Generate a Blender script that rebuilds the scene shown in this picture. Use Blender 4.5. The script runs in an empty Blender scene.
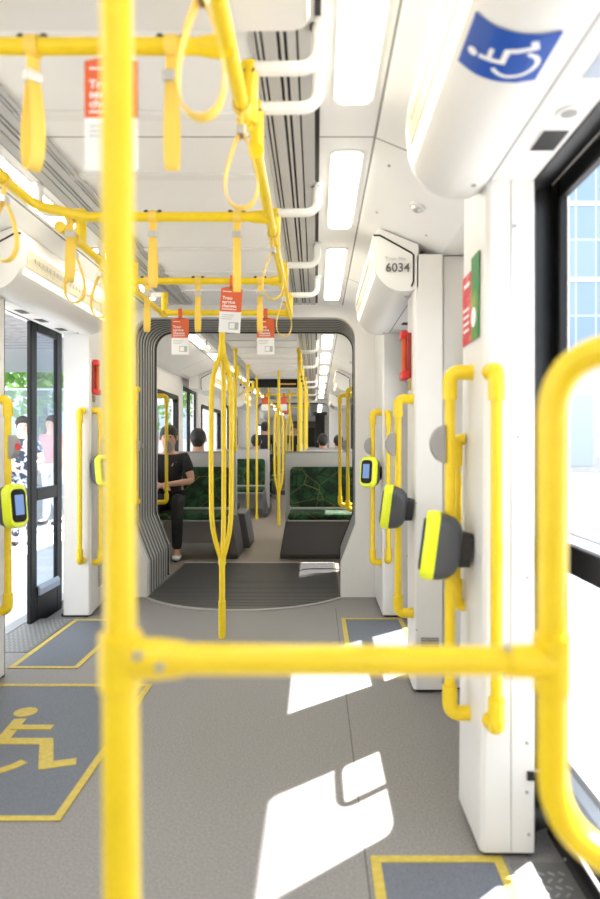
import bpy, bmesh, math, random
from mathutils import Vector, Matrix, Euler

random.seed(7)
SC = bpy.context.scene
COL = SC.collection
PI = math.pi

# ------------------------------------------------------------------ camera, light, exposure
F = 640.0            # focal length in pixels of the 600x899 frame
EYE = 1.18           # lens height above the tram floor
cam_d = bpy.data.cameras.new('camera')
cam = bpy.data.objects.new('camera', cam_d)
COL.objects.link(cam)
cam.location = (0, 0, EYE)
cam.rotation_euler = (PI / 2, 0, 0)
cam_d.sensor_fit = 'AUTO'
cam_d.sensor_width = 36
cam_d.lens = F * 36 / 899
cam_d.shift_x = -16 / 899
cam_d.shift_y = -5.5 / 899
cam_d.clip_start = 0.02
cam_d.clip_end = 400
cam_d.dof.use_dof = True
cam_d.dof.focus_distance = 5.2
cam_d.dof.aperture_fstop = 2.2
SC.camera = cam

SC.view_settings.view_transform = 'Standard'
SC.view_settings.look = 'None'
SC.view_settings.gamma = 1
SC.view_settings.exposure = 0.12
SC.view_settings.use_curve_mapping = False

world = bpy.data.worlds.new('sky')
SC.world = world
world.use_nodes = True
bg = world.node_tree.nodes['Background']
bg.inputs[0].default_value = (0.86, 0.93, 1.0, 1)
bg.inputs[1].default_value = 3.35

sun_d = bpy.data.lights.new('sun', 'SUN')
sun_d.energy = 26
sun_d.angle = math.radians(0.6)
sun_d.color = (1.0, 0.97, 0.92)
sun = bpy.data.objects.new('sun', sun_d)
COL.objects.link(sun)
sun.rotation_euler = Vector((-0.53, -0.44, -1)).to_track_quat('-Z', 'Y').to_euler()
sun.location = (8, 8, 12)
STRIP = 11.0          # strength of the ceiling light strips

# ------------------------------------------------------------------ helpers
def Wp(px, py, s):
    return Vector(((px - 316) / s, F / s, EYE + (444 - py) / s))

def fillet(pts, r, n=6):
    pts = [Vector(p) for p in pts]
    out = [pts[0]]
    for i in range(1, len(pts) - 1):
        a, b, c = pts[i - 1], pts[i], pts[i + 1]
        d1, d2 = (a - b), (c - b)
        l = min(r, d1.length * 0.49, d2.length * 0.49)
        p0, p2 = b + d1.normalized() * l, b + d2.normalized() * l
        for k in range(n + 1):
            t = k / n
            out.append(p0 * (1 - t) ** 2 + b * 2 * t * (1 - t) + p2 * t * t)
    out.append(pts[-1])
    return out

class MB:
    def __init__(s):
        s.v = []; s.f = []; s.m = []; s.cur = 0
    def face(s, ids):
        s.f.append(ids); s.m.append(s.cur)
    def box(s, a, b, rot=None, piv=None):
        x0, y0, z0 = a; x1, y1, z1 = b
        n = len(s.v)
        P = [Vector(p) for p in ((x0,y0,z0),(x1,y0,z0),(x1,y1,z0),(x0,y1,z0),(x0,y0,z1),(x1,y0,z1),(x1,y1,z1),(x0,y1,z1))]
        if rot is not None:
            c = Vector(piv) if piv is not None else sum(P, Vector()) / 8
            P = [rot @ (p - c) + c for p in P]
        s.v += P
        for q in ((0,3,2,1),(4,5,6,7),(0,1,5,4),(1,2,6,5),(2,3,7,6),(3,0,4,7)):
            s.face([n + i for i in q])
        return s
    def prism(s, pts, y0, y1):
        """section in (x,z), extruded along y"""
        n = len(s.v); k = len(pts)
        s.v += [Vector((p[0], y0, p[1])) for p in pts] + [Vector((p[0], y1, p[1])) for p in pts]
        s.face([n + i for i in range(k)]); s.face([n + k + i for i in reversed(range(k))])
        for i in range(k):
            j = (i + 1) % k
            s.face([n + i, n + k + i, n + k + j, n + j])
        return s
    def slab(s, pts, z0, z1):
        """outline in (x,y), extruded along z"""
        n = len(s.v); k = len(pts)
        s.v += [Vector((p[0], p[1], z0)) for p in pts] + [Vector((p[0], p[1], z1)) for p in pts]
        s.face([n + i for i in reversed(range(k))]); s.face([n + k + i for i in range(k)])
        for i in range(k):
            j = (i + 1) % k
            s.face([n + i, n + j, n + k + j, n + k + i])
        return s
    def tube(s, path, r, seg=12, cap=True, closed=False):
        path = [Vector(p) for p in path]
        N = len(path)
        rr = r if isinstance(r, (list, tuple)) else [r] * N
        T = []
        for i in range(N):
            if closed: t = path[(i + 1) % N] - path[i - 1]
            else: t = path[min(i + 1, N - 1)] - path[max(i - 1, 0)]
            T.append(t.normalized())
        up = Vector((0, 0, 1)) if abs(T[0].z) < .9 else Vector((1, 0, 0))
        nrm = (up - T[0] * up.dot(T[0])).normalized()
        n0 = len(s.v)
        for i in range(N):
            nrm = (nrm - T[i] * nrm.dot(T[i])).normalized()
            b = T[i].cross(nrm)
            for k in range(seg):
                a = 2 * PI * k / seg
                s.v.append(path[i] + (nrm * math.cos(a) + b * math.sin(a)) * rr[i])
        for i in range(N if closed else N - 1):
            j = (i + 1) % N
            for k in range(seg):
                l = (k + 1) % seg
                s.face([n0 + i * seg + k, n0 + i * seg + l, n0 + j * seg + l, n0 + j * seg + k])
        if cap and not closed:
            s.face([n0 + k for k in reversed(range(seg))])
            s.face([n0 + (N - 1) * seg + k for k in range(seg)])
        return s
    def cyl(s, a, b, r, seg=16, r2=None):
        return s.tube([a, b], [r, r if r2 is None else r2], seg)
    def band(s, path, side, w, t, closed=False):
        """flat strap of width w (along vector side) and thickness t following path"""
        path = [Vector(p) for p in path]; N = len(path); side = Vector(side).normalized()
        n0 = len(s.v)
        for i in range(N):
            if closed: tg = path[(i + 1) % N] - path[i - 1]
            else: tg = path[min(i + 1, N - 1)] - path[max(i - 1, 0)]
            nn = tg.normalized().cross(side).normalized()
            for (a, b) in ((-1, -1), (1, -1), (1, 1), (-1, 1)):
                s.v.append(path[i] + side * (a * w / 2) + nn * (b * t / 2))
        for i in range(N if closed else N - 1):
            j = (i + 1) % N
            for k in range(4):
                l = (k + 1) % 4
                s.face([n0 + i * 4 + k, n0 + i * 4 + l, n0 + j * 4 + l, n0 + j * 4 + k])
        if not closed:
            s.face([n0 + 3, n0 + 2, n0 + 1, n0]); s.face([n0 + (N - 1) * 4 + k for k in range(4)])
        return s
    def ellipsoid(s, c, r, nu=16, nv=10, rot=None):
        n0 = len(s.v); c = Vector(c)
        P = []
        for i in range(1, nv):
            th = PI * i / nv
            for k in range(nu):
                a = 2 * PI * k / nu
                P.append(Vector((r[0] * math.sin(th) * math.cos(a), r[1] * math.sin(th) * math.sin(a), r[2] * math.cos(th))))
        P.append(Vector((0, 0, r[2]))); P.append(Vector((0, 0, -r[2])))
        if rot is not None: P = [rot @ p for p in P]
        s.v += [c + p for p in P]
        top, bot = n0 + (nv - 1) * nu, n0 + (nv - 1) * nu + 1
        for k in range(nu):
            l = (k + 1) % nu
            s.face([top, n0 + k, n0 + l])
            for i in range(nv - 2):
                s.face([n0 + i * nu + k, n0 + (i + 1) * nu + k, n0 + (i + 1) * nu + l, n0 + i * nu + l])
            s.face([bot, n0 + (nv - 2) * nu + l, n0 + (nv - 2) * nu + k])
        return s
    def build(s, name, mats, parent=None, smooth=False, bevel=0, M=None, seg=2):
        me = bpy.data.meshes.new(name)
        me.from_pydata([tuple(v) for v in s.v], [], s.f)
        if not isinstance(mats, (list, tuple)): mats = [mats]
        for m in mats: me.materials.append(m)
        for p, mi in zip(me.polygons, s.m):
            p.material_index = mi
        bm = bmesh.new(); bm.from_mesh(me)
        bmesh.ops.recalc_face_normals(bm, faces=bm.faces)
        bm.to_mesh(me); bm.free()
        if smooth:
            for p in me.polygons: p.use_smooth = True
            try: me.set_sharp_from_angle(angle=math.radians(40))
            except Exception: pass
        o = bpy.data.objects.new(name, me)
        COL.objects.link(o)
        if bevel:
            md = o.modifiers.new('bevel', 'BEVEL'); md.width = bevel; md.segments = seg; md.limit_method = 'ANGLE'
            md.angle_limit = math.radians(35)
        if M is not None:
            me.transform(M)
        if parent is not None:
            o.parent = parent
            o.matrix_parent_inverse = Matrix.Translation(-Vector(parent.location)) if parent.type == 'EMPTY' else Matrix.Identity(4)
        return o

def tag(o, label=None, cat=None, group=None, kind=None):
    if label: o['label'] = label
    if cat: o['category'] = cat
    if group: o['group'] = group
    if kind: o['kind'] = kind
    return o

def thing(name, label, cat, loc=(0, 0, 0), group=None, kind=None):
    o = bpy.data.objects.new(name, None); COL.objects.link(o)
    o.location = loc; o.empty_display_size = .05
    return tag(o, label, cat, group, kind)

def rrect(cx, cy, w, h, r, n=5):
    out = []
    for (sx, sy, a0) in ((1, 1, 0), (-1, 1, 90), (-1, -1, 180), (1, -1, 270)):
        for k in range(n + 1):
            a = math.radians(a0 + 90 * k / n)
            out.append((cx + sx * (w / 2 - r) + r * math.cos(a), cy + sy * (h / 2 - r) + r * math.sin(a)))
    return out

def frame_mat(origin, xdir, ydir):
    """matrix whose local x,y map to the given world directions"""
    x = Vector(xdir).normalized(); y = Vector(ydir).normalized(); z = x.cross(y).normalized(); y = z.cross(x)
    m = Matrix((x, y, z)).transposed().to_4x4(); m.translation = Vector(origin)
    return m

def text(body, size, M, mat, parent, name='lettering', bold=0.0, align='CENTER', depth=.0006):
    c = bpy.data.curves.new(name, 'FONT'); c.body = body; c.size = size; c.extrude = depth
    c.align_x = align; c.align_y = 'CENTER'; c.offset = bold; c.resolution_u = 3
    t = bpy.data.objects.new(name, c); COL.objects.link(t)
    dg = bpy.context.evaluated_depsgraph_get()
    me = bpy.data.meshes.new_from_object(t.evaluated_get(dg))
    bpy.data.objects.remove(t)
    me.transform(M)
    me.materials.clear(); me.materials.append(mat)
    o = bpy.data.objects.new(name, me); COL.objects.link(o)
    if parent is not None:
        o.parent = parent
        if parent.type == 'EMPTY': o.matrix_parent_inverse = Matrix.Translation(-Vector(parent.location))
    return o

# ------------------------------------------------------------------ materials
def mat(name, col, rough=.5, metal=0, emit=None, strength=0, spec=.5, coat=0):
    m = bpy.data.materials.new(name); m.use_nodes = True
    b = m.node_tree.nodes['Principled BSDF']
    b.inputs['Base Color'].default_value = (*col, 1)
    b.inputs['Roughness'].default_value = rough
    b.inputs['Metallic'].default_value = metal
    b.inputs['Specular IOR Level'].default_value = spec
    b.inputs['Coat Weight'].default_value = coat
    if emit:
        b.inputs['Emission Color'].default_value = (*emit, 1)
        b.inputs['Emission Strength'].default_value = strength
    return m

def N(m, t, **kw):
    n = m.node_tree.nodes.new(t)
    for k, v in kw.items():
        if k.startswith('i_'): n.inputs[k[2:].replace('_', ' ')].default_value = v
        else: setattr(n, k, v)
    return n
def L(m, a, b): m.node_tree.links.new(a, b)

def noisy(name, c1, c2, scale, rough=.5, detail=4, lo=.35, hi=.65, bump=0, metal=0, spec=.5):
    m = mat(name, c1, rough, metal, spec=spec)
    b = m.node_tree.nodes['Principled BSDF']
    tc = N(m, 'ShaderNodeTexCoord'); nz = N(m, 'ShaderNodeTexNoise'); cr = N(m, 'ShaderNodeValToRGB')
    nz.inputs['Scale'].default_value = scale; nz.inputs['Detail'].default_value = detail
    L(m, tc.outputs['Object'], nz.inputs['Vector']); L(m, nz.outputs['Fac'], cr.inputs[0])
    cr.color_ramp.elements[0].position = lo; cr.color_ramp.elements[0].color = (*c1, 1)
    cr.color_ramp.elements[1].position = hi; cr.color_ramp.elements[1].color = (*c2, 1)
    L(m, cr.outputs[0], b.inputs['Base Color'])
    if bump:
        bp = N(m, 'ShaderNodeBump'); bp.inputs['Strength'].default_value = bump; bp.inputs['Distance'].default_value = .002
        L(m, nz.outputs['Fac'], bp.inputs['Height']); L(m, bp.outputs[0], b.inputs['Normal'])
    return m

def panelled(name, col, line, period_y, off_y, xs, wy=.004, wx=.004, rough=.45):
    """white cladding with thin dark joints: across every period_y metres and along at the x values"""
    m = mat(name, col, rough)
    b = m.node_tree.nodes['Principled BSDF']
    g = N(m, 'ShaderNodeNewGeometry'); sp = N(m, 'ShaderNodeSeparateXYZ'); L(m, g.outputs['Position'], sp.inputs[0])
    def M_(op, a, bb, c=None):
        n = N(m, 'ShaderNodeMath', operation=op)
        for i, v in enumerate((a, bb, c)):
            if v is None: continue
            if isinstance(v, (int, float)): n.inputs[i].default_value = v
            else: L(m, v, n.inputs[i])
        return n.outputs[0]
    acc = M_('LESS_THAN', M_('ABSOLUTE', M_('WRAP', M_('SUBTRACT', sp.outputs['Y'], off_y), -period_y / 2, period_y / 2), 0), wy)
    for x in xs:
        acc = M_('MAXIMUM', acc, M_('LESS_THAN', M_('ABSOLUTE', M_('SUBTRACT', sp.outputs['X'], x), 0), wx))
    mx = N(m, 'ShaderNodeMix', data_type='RGBA')
    mx.inputs['A'].default_value = (*col, 1); mx.inputs['B'].default_value = (*line, 1)
    L(m, acc, mx.inputs['Factor']); L(m, mx.outputs['Result'], b.inputs['Base Color'])
    return m

def glass(name, tint=(1, 1, 1), gloss=.07):
    m = bpy.data.materials.new(name); m.use_nodes = True
    nt = m.node_tree; nt.nodes.clear()
    o = nt.nodes.new('ShaderNodeOutputMaterial'); t = nt.nodes.new('ShaderNodeBsdfTransparent'); g = nt.nodes.new('ShaderNodeBsdfGlossy')
    mx = nt.nodes.new('ShaderNodeMixShader')
    t.inputs[0].default_value = (*tint, 1); g.inputs['Roughness'].default_value = .02
    mx.inputs[0].default_value = gloss
    nt.links.new(t.outputs[0], mx.inputs[1]); nt.links.new(g.outputs[0], mx.inputs[2]); nt.links.new(mx.outputs[0], o.inputs[0])
    return m

YEL = noisy('yellow_powder_coat', (.81, .575, .010), (.85, .61, .014), 30, .32, 2)
YELD = mat('yellow_rubber_strap', (.86, .60, .10), .5)
YDISC = mat('lime_yellow_plastic', (.80, .88, .02), .35)
WHITE = noisy('white_wall_laminate', (.74, .725, .705), (.77, .757, .74), 3, .38, 2)
CEIL = panelled('white_ceiling_panel', (.90, .895, .89), (.25, .25, .25), 1.9, 2.23, (.205, -1.315))
CEILRIB = mat('white_ceiling_rib', (.85, .845, .84), .5)
WSHINY = mat('white_gloss_plastic', (.77, .76, .745), .3)
WTUBE = mat('white_powder_coat', (.86, .86, .85), .35)
CREAM = noisy('cream_map_panel', (.66, .60, .44), (.42, .37, .26), 60, .4, 3, .58, .75)
BLACK = mat('black_rubber', (.012, .012, .013), .5)
BLACKG = mat('black_gloss_frame', (.010, .010, .011), .42, spec=.25)
DARK = mat('dark_grey_plastic', (.06, .065, .075), .42)
GREYP = mat('mid_grey_plastic', (.30, .29, .29), .45)
SLAT = mat('grey_slat', (.52, .515, .51), .45, .1)
METAL = mat('brushed_metal', (.6, .6, .6), .35, .8)
SCREW = mat('screw_head', (.45, .45, .45), .4, .6)
RED = mat('red_plastic', (.62, .02, .02), .4)
ORANGE = mat('orange_card', (.70, .125, .04), .6)
CARDW = mat('white_card', (.85, .85, .86), .6)
CARDG = mat('card_grey_print', (.42, .45, .45), .6)
BLUE = mat('blue_sign', (.008, .075, .40), .4)
WPAINT = mat('white_print', (.88, .88, .88), .5)
TXT = mat('grey_black_print', (.10, .10, .10), .6)
SCREEN = mat('blue_grey_screen', (.05, .09, .2), .2, emit=(.10, .19, .42), strength=.9)
LIT = mat('lit_strip', (.9, .88, .8), .5, emit=(1.0, .93, .76), strength=STRIP)
LITC = mat('lit_cover_strip', (.9, .86, .75), .5, emit=(1.0, .90, .70), strength=1.15)
FLOOR = noisy('speckled_grey_vinyl', (.175, .166, .164), (.31, .298, .296), 140, .5, 6, .3, .72, .05)
FLOORB = noisy('speckled_brown_vinyl', (.20, .165, .14), (.30, .25, .21), 140, .5, 6, .3, .72, .05)
PAD = noisy('blue_grey_vinyl', (.10, .115, .15), (.165, .18, .22), 140, .5, 6, .3, .72, .05)
LINE = noisy('yellow_floor_tape', (.50, .385, .06), (.60, .46, .09), 50, .5, 3)
SEAM = mat('floor_seam', (.08, .08, .08), .6)
PLATE = noisy('dark_ribbed_plate', (.045, .041, .037), (.085, .078, .07), 90, .5, 5, .3, .7)
CHECK = mat('grey_checker_plate', (.20, .20, .20), .45, .3)
CHECKL = mat('checker_lozenge', (.45, .45, .45), .4, .3)
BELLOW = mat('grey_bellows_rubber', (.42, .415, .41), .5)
BELLOW_SHADE = mat('bellows_shaded_groove', (.15, .147, .143), .6)  # same rubber coloured darker, painting shade into the folds
SEATG = mat('dark_grey_seat_base', (.105, .10, .105), .5)
SHELL = mat('pale_grey_shell', (.52, .51, .50), .4)
SILL = mat('blue_grey_sill', (.38, .44, .54), .4)
GLASS = glass('clear_glass')
GLASSD = glass('grey_tinted_glass', (.80, .86, .92), .08)
SKIN = mat('skin', (.55, .30, .20), .55)
SKINP = mat('pale_skin', (.72, .46, .36), .55)
HAIR = mat('dark_hair', (.015, .012, .01), .6)
CL_BLACK = noisy('black_cloth', (.008, .008, .009), (.016, .015, .016), 20, .8)
CL_NAVY = mat('navy_cloth', (.015, .018, .035), .8)
CL_PINK = mat('pink_cloth', (.7, .38, .38), .8)
CL_WHITE = mat('white_cloth', (.75, .75, .75), .8)
CL_PAT = noisy('black_white_floral_cloth', (.03, .045, .075), (.50, .54, .60), 16, .8, 3, .48, .58)
LEAF = noisy('tree_leaf', (.10, .26, .03), (.22, .42, .07), 3, .6)
BARK = noisy('bark', (.16, .12, .09), (.26, .2, .15), 12, .8)
PAVE = noisy('pale_pavement', (.46, .45, .44), (.53, .52, .51), 4, .8)
ROAD = noisy('road', (.30, .30, .31), (.36, .36, .37), 10, .85)

def moquette():
    m = mat('green_moquette', (.02, .09, .03), .85)
    b = m.node_tree.nodes['Principled BSDF']
    tc = N(m, 'ShaderNodeTexCoord')
    nz = N(m, 'ShaderNodeTexNoise'); nz.inputs['Scale'].default_value = 9; nz.inputs['Detail'].default_value = 4
    v1 = N(m, 'ShaderNodeTexVoronoi', feature='DISTANCE_TO_EDGE'); v1.inputs['Scale'].default_value = 6
    v2 = N(m, 'ShaderNodeTexVoronoi', feature='DISTANCE_TO_EDGE'); v2.inputs['Scale'].default_value = 3.3
    L(m, tc.outputs['Object'], nz.inputs['Vector']); L(m, tc.outputs['Object'], v1.inputs['Vector'])
    ad = N(m, 'ShaderNodeVectorMath', operation='ADD'); ad.inputs[1].default_value = (3, 5, 1)
    L(m, tc.outputs['Object'], ad.inputs[0]); L(m, ad.outputs[0], v2.inputs['Vector'])
    cr = N(m, 'ShaderNodeValToRGB'); cr.color_ramp.elements[0].position = .4; cr.color_ramp.elements[0].color = (.004, .022, .008, 1)
    cr.color_ramp.elements[1].position = .62; cr.color_ramp.elements[1].color = (.018, .085, .028, 1)
    L(m, nz.outputs['Fac'], cr.inputs[0])
    l1 = N(m, 'ShaderNodeMath', operation='LESS_THAN'); l1.inputs[1].default_value = .022; L(m, v1.outputs[0], l1.inputs[0])
    l2 = N(m, 'ShaderNodeMath', operation='LESS_THAN'); l2.inputs[1].default_value = .006; L(m, v2.outputs[0], l2.inputs[0])
    m1 = N(m, 'ShaderNodeMix', data_type='RGBA'); m1.inputs['B'].default_value = (.004, .008, .005, 1)
    L(m, l1.outputs[0], m1.inputs['Factor']); L(m, cr.outputs[0], m1.inputs['A'])
    m2 = N(m, 'ShaderNodeMix', data_type='RGBA'); m2.inputs['B'].default_value = (.20, .19, .03, 1)
    L(m, l2.outputs[0], m2.inputs['Factor']); L(m, m1.outputs['Result'], m2.inputs['A'])
    L(m, m2.outputs['Result'], b.inputs['Base Color'])
    return m
MOQ = moquette()

def tower_mat():
    m = mat('blue_curtain_wall', (.35, .55, .8), .25)
    b = m.node_tree.nodes['Principled BSDF']
    tc = N(m, 'ShaderNodeTexCoord'); mp = N(m, 'ShaderNodeMapping'); mp.inputs['Rotation'].default_value = (PI / 2, 0, 0)
    br = N(m, 'ShaderNodeTexBrick'); br.offset = 0
    br.inputs['Color1'].default_value = (.17, .25, .36, 1); br.inputs['Color2'].default_value = (.22, .30, .40, 1)
    br.inputs['Mortar'].default_value = (.36, .42, .48, 1); br.inputs['Scale'].default_value = 1
    br.inputs['Mortar Size'].default_value = .05; br.inputs['Brick Width'].default_value = 1.0; br.inputs['Row Height'].default_value = 1.9
    L(m, tc.outputs['Object'], mp.inputs[0]); L(m, mp.outputs[0], br.inputs['Vector']); L(m, br.outputs[0], b.inputs['Base Color'])
    return m
TOWER = tower_mat()

CX = -.555
def mx(x, side):   # right-hand x value mirrored to the left side of the tram
    return x if side > 0 else 2 * CX - x

def struct(o, label=None):
    o['kind'] = 'structure'
    if label: o['label'] = label
    return o

# ------------------------------------------------------------------ the shell: floors, ceilings
struct(MB().box((-1.825, -4, -.08), (.80, 5.82, 0)).build('floor', FLOOR))
struct(MB().box((-1.90, 5.82, -.08), (.80, 24.5, 0)).build('floor', FLOORB))
ceil_prof = [(-1.90, 2.085), (-1.71, 2.085), (-1.31, 2.25), (.20, 2.25), (.60, 2.085), (.80, 2.085), (.80, 2.45), (-1.90, 2.45)]
for y0, y1 in ((-4, 5.0), (5.75, 15.2), (15.8, 24.5)):
    struct(MB().prism(ceil_prof, y0, y1).build('ceiling', CEIL))
    # shallow raised ribs across the middle of the ceiling
    y = y0 + .35
    m = MB()
    while y < y1 - .2:
        m.box((-.98, y, 2.238), (-.20, y + .05, 2.251)); y += .475
    r = m.build('ceiling_rib', CEILRIB, bevel=.004); struct(r)

# long slatted diffusers of the ceiling
def slats(y0, y1, side, label):
    t = thing('ceiling_diffuser', label, 'ceiling vent', (mx(-.08, side), y0, 2.25))
    m = MB(); m.box((min(mx(-.172, side), mx(.012, side)), y0, 2.247), (max(mx(-.172, side), mx(.012, side)), y1, 2.252))
    m.build('backing', BLACK, t)
    m = MB()
    for a, b in ((-.174, -.160), (-.154, -.146), (-.139, -.103), (-.094, -.085), (-.076, -.052), (-.046, -.004)):
        m.box((min(mx(a, side), mx(b, side)), y0, 2.235), (max(mx(a, side), mx(b, side)), y1, 2.247))
    m.build('slat_row', SLAT, t)
for (y0, y1, w) in ((-3.8, 4.85, 'nearest car'), (5.95, 15.1, 'second car'), (15.9, 24, 'last car')):
    slats(y0, y1, 1, 'long grey slatted diffuser in the ceiling right of the centre, %s' % w)
    slats(y0, y1, -1, 'long grey slatted diffuser in the ceiling left of the centre, %s' % w)

# ceiling light strips
def light(y0, y1, side, label):
    cx = mx(.115, side)
    t = thing('ceiling_light', label, 'ceiling light', (cx, (y0 + y1) / 2, 2.25), 'light strips along the ceiling')
    m = MB(); m.slab(rrect(cx, (y0 + y1) / 2, .125, y1 - y0 + .03, .03), 2.244, 2.252); m.build('rim', WSHINY, t)
    m = MB(); m.slab(rrect(cx, (y0 + y1) / 2, .10, y1 - y0, .025), 2.236, 2.246); m.build('diffuser', LIT, t)
for side, sn in ((1, 'right'), (-1, 'left')):
    names = ['behind the photographer', 'far behind the photographer']
    for i, (a, b) in enumerate(((-2.9, -1.9), (-1.6, -.7), (-.4, .6), (.9, 1.99), (2.34, 3.14), (3.50, 4.70))):
        w = ('rearmost behind the photographer', 'second of those behind the photographer', 'just above the photographer', 'nearest the camera in the photo', 'above the wheelchair bay' if side < 0 else 'second in from the near one', 'just before the gangway')[i]
        light(a, b, side, 'lit cream ceiling strip light on the %s, %s' % (sn, w))
    k = 0; y = 6.25
    while y < 14.6:
        light(y, y + .85, side, 'lit ceiling strip on the %s of the second car, %s beyond the gangway' % (sn, ('first', 'second', 'third', 'fourth', 'fifth', 'sixth', 'seventh')[k])); y += 1.28; k += 1
    k = 0; y = 16.2
    while y < 23.5:
        light(y, y + .9, side, 'tiny lit ceiling strip on the %s of the last car, %s in' % (sn, ('first', 'second', 'third', 'fourth', 'fifth', 'sixth')[k])); y += 1.5; k += 1

# ------------------------------------------------------------------ outer walls and windows
def wall(side, y0, y1, holes, name):
    """holes: (y0,y1,z0,z1)"""
    xa, xb = sorted((mx(.72, side), mx(.80, side)))
    m = MB(); y = y0
    for (a, b, z0, z1) in sorted(holes):
        if a > y: m.box((xa, y, 0), (xb, a, 2.085))
        if z0 > 0.001: m.box((xa, a, 0), (xb, b, z0))
        m.box((xa, a, z1), (xb, b, 2.085))
        y = b
    if y < y1: m.box((xa, y, 0), (xb, y1, 2.085))
    return struct(m.build(name, WHITE))

wn = [0]
def window(side, y0, y1, z0, z1, mat_g=GLASS):
    wn[0] += 1
    x0, x1 = sorted((mx(.735, side), mx(.765, side)))
    e = bpy.data.objects.new('window_%d' % wn[0], None); COL.objects.link(e); e.location = (mx(.75, side), (y0 + y1) / 2, z0); e['kind'] = 'structure'
    f = .035
    m = MB(); pts_o = rrect((y0 + y1) / 2, (z0 + z1) / 2, y1 - y0 + .03, z1 - z0 + .03, .06); pts_i = rrect((y0 + y1) / 2, (z0 + z1) / 2, y1 - y0 - 2 * f, z1 - z0 - 2 * f, .07)
    ring(m, pts_o, pts_i, *sorted((mx(.705, side), mx(.77, side))))
    m.build('window_frame', BLACKG, e)
    m = MB(); m.box((x0 + .012, y0 + .01, z0 + .01), (x1 - .012, y1 - .01, z1 - .01)); m.build('window_pane', mat_g, e)

def ring(m, outer, inner, x0, x1):
    """frame ring in the y-z plane, thick between x0 and x1"""
    n = len(m.v); k = len(outer)
    for x in (x0, x1):
        for p in outer: m.v.append(Vector((x, p[0], p[1])))
        for p in inner: m.v.append(Vector((x, p[0], p[1])))
    for i in range(k):
        j = (i + 1) % k
        m.face([n + i, n + j, n + k + j, n + k + i])
        m.face([n + 2 * k + i, n + 3 * k + i, n + 3 * k + j, n + 2 * k + j])
        m.face([n + i, n + 2 * k + i, n + 2 * k + j, n + j])
        m.face([n + k + i, n + k + j, n + 3 * k + j, n + 3 * k + i])

WB, WT = .88, 1.80
near_windows = [(-3.7, -2.1, WB, WT), (-1.9, -.1, WB, WT)]
mid_window = (2.30, 2.93, .84, 1.80)
doorA = (.35, 2.02, 0, 1.985); doorB = (3.41, 4.33, 0, 1.985)
wall(1, -4, 4.95, near_windows + [doorA, mid_window, doorB], 'wall_right')
wall(-1, -4, 4.95, near_windows + [doorA, (2.37, 2.93, .95, 1.80), (3.42, 4.925, 0, 1.985)], 'wall_left')
c2w = [(6.30, 8.45, WB, WT), (8.8, 9.9, 0, 1.985), (10.2, 12.2, WB, WT), (12.5, 13.6, 0, 1.985), (13.8, 14.8, WB, WT)]
wall(1, 5.8, 15.3, c2w, 'wall_right'); wall(-1, 5.8, 15.3, c2w, 'wall_left')
c3w = [(16.2, 18.0, WB, WT), (18.3, 19.4, 0, 1.985), (19.8, 22, WB, WT)]
wall(1, 15.7, 24.5, c3w, 'wall_right'); wall(-1, 15.7, 24.5, c3w, 'wall_left')
for side in (1, -1):
    for (a, b, z0, z1) in near_windows + [mid_window] + [w for w in c2w + c3w if w[2] > 0]:
        window(side, a, b, z0, z1)
struct(MB().box((-1.9, -4.08, -.08), (.8, -4, 2.45)).build('wall_back', WHITE))
# far end: white bulkhead around a dark cab door
struct(MB().box((-1.9, 24.5, -.08), (.8, 24.6, 2.45)).build('wall_front', WHITE))

# doors
dn = [0]
def door(side, y0, y1, leaves=1, open_=False, shift=0, x_off=0):
    dn[0] += 1
    e = bpy.data.objects.new('door_%d' % dn[0], None); COL.objects.link(e); e['kind'] = 'structure'
    y0 += shift; y1 += shift
    e.location = (mx(.75 + x_off, side), (y0 + y1) / 2, 0)
    xa, xb = sorted((mx(.738 + x_off, side), mx(.768 + x_off, side)))
    w = (y1 - y0) / leaves
    for i in range(leaves):
        a, b = y0 + i * w, y0 + (i + 1) * w
        f = .062 if not open_ else .090
        m = MB()
        zl = -.06 if open_ else .03
        m.box((xa, a, zl), (xb, a + f, 1.99)); m.box((xa, b - f, zl), (xb, b, 1.99))
        m.box((xa, a + f, 1.93), (xb, b - f, 1.99)); m.box((xa, a + f, zl), (xb, b - f, .22))
        m.box((xa, a + f, .80), (xb, b - f, .885))
        m.build('door_frame', BLACKG, e, bevel=.006)
        xg = (xa + xb) / 2
        m = MB(); m.box((xg - .003, a + f - .01, .21), (xg + .003, b - f + .01, .81)); m.build('door_pane', GLASSD if open_ else GLASS, e)
        m = MB(); m.box((xg - .003, a + f - .01, .87), (xg + .003, b - f + .01, 1.94)); m.build('door_pane', GLASSD if open_ else GLASS, e)
        xs = sorted((mx(.70 + x_off, side), mx(.731 + x_off, side)))
        m = MB(); m.prism([(mx(.731 + x_off, side), .17), (mx(.731 + x_off, side), .235), (mx(.716 + x_off, side), .21), (mx(.716 + x_off, side), .17)], a + f, b - f)
        m.build('glazing_bead', SILL, e)
    return e
door(1, .36, 2.01, 2)
door(-1, .36, 2.01, 2)
DB = door(1, 3.42, 4.32)
MB().box((.745, 3.48, 1.66), (.758, 4.26, 1.94)).build('sun_block_panel', BLACKG, DB)  # unseen panel added over the glass to shorten the sun patch on the floor
door(-1, 3.60, 4.11, open_=True, shift=.58, x_off=.012)
for side in (1, -1):
    door(side, 8.82, 9.88, 2); door(side, 12.52, 13.58, 2); door(side, 18.32, 19.38, 2)

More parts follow.
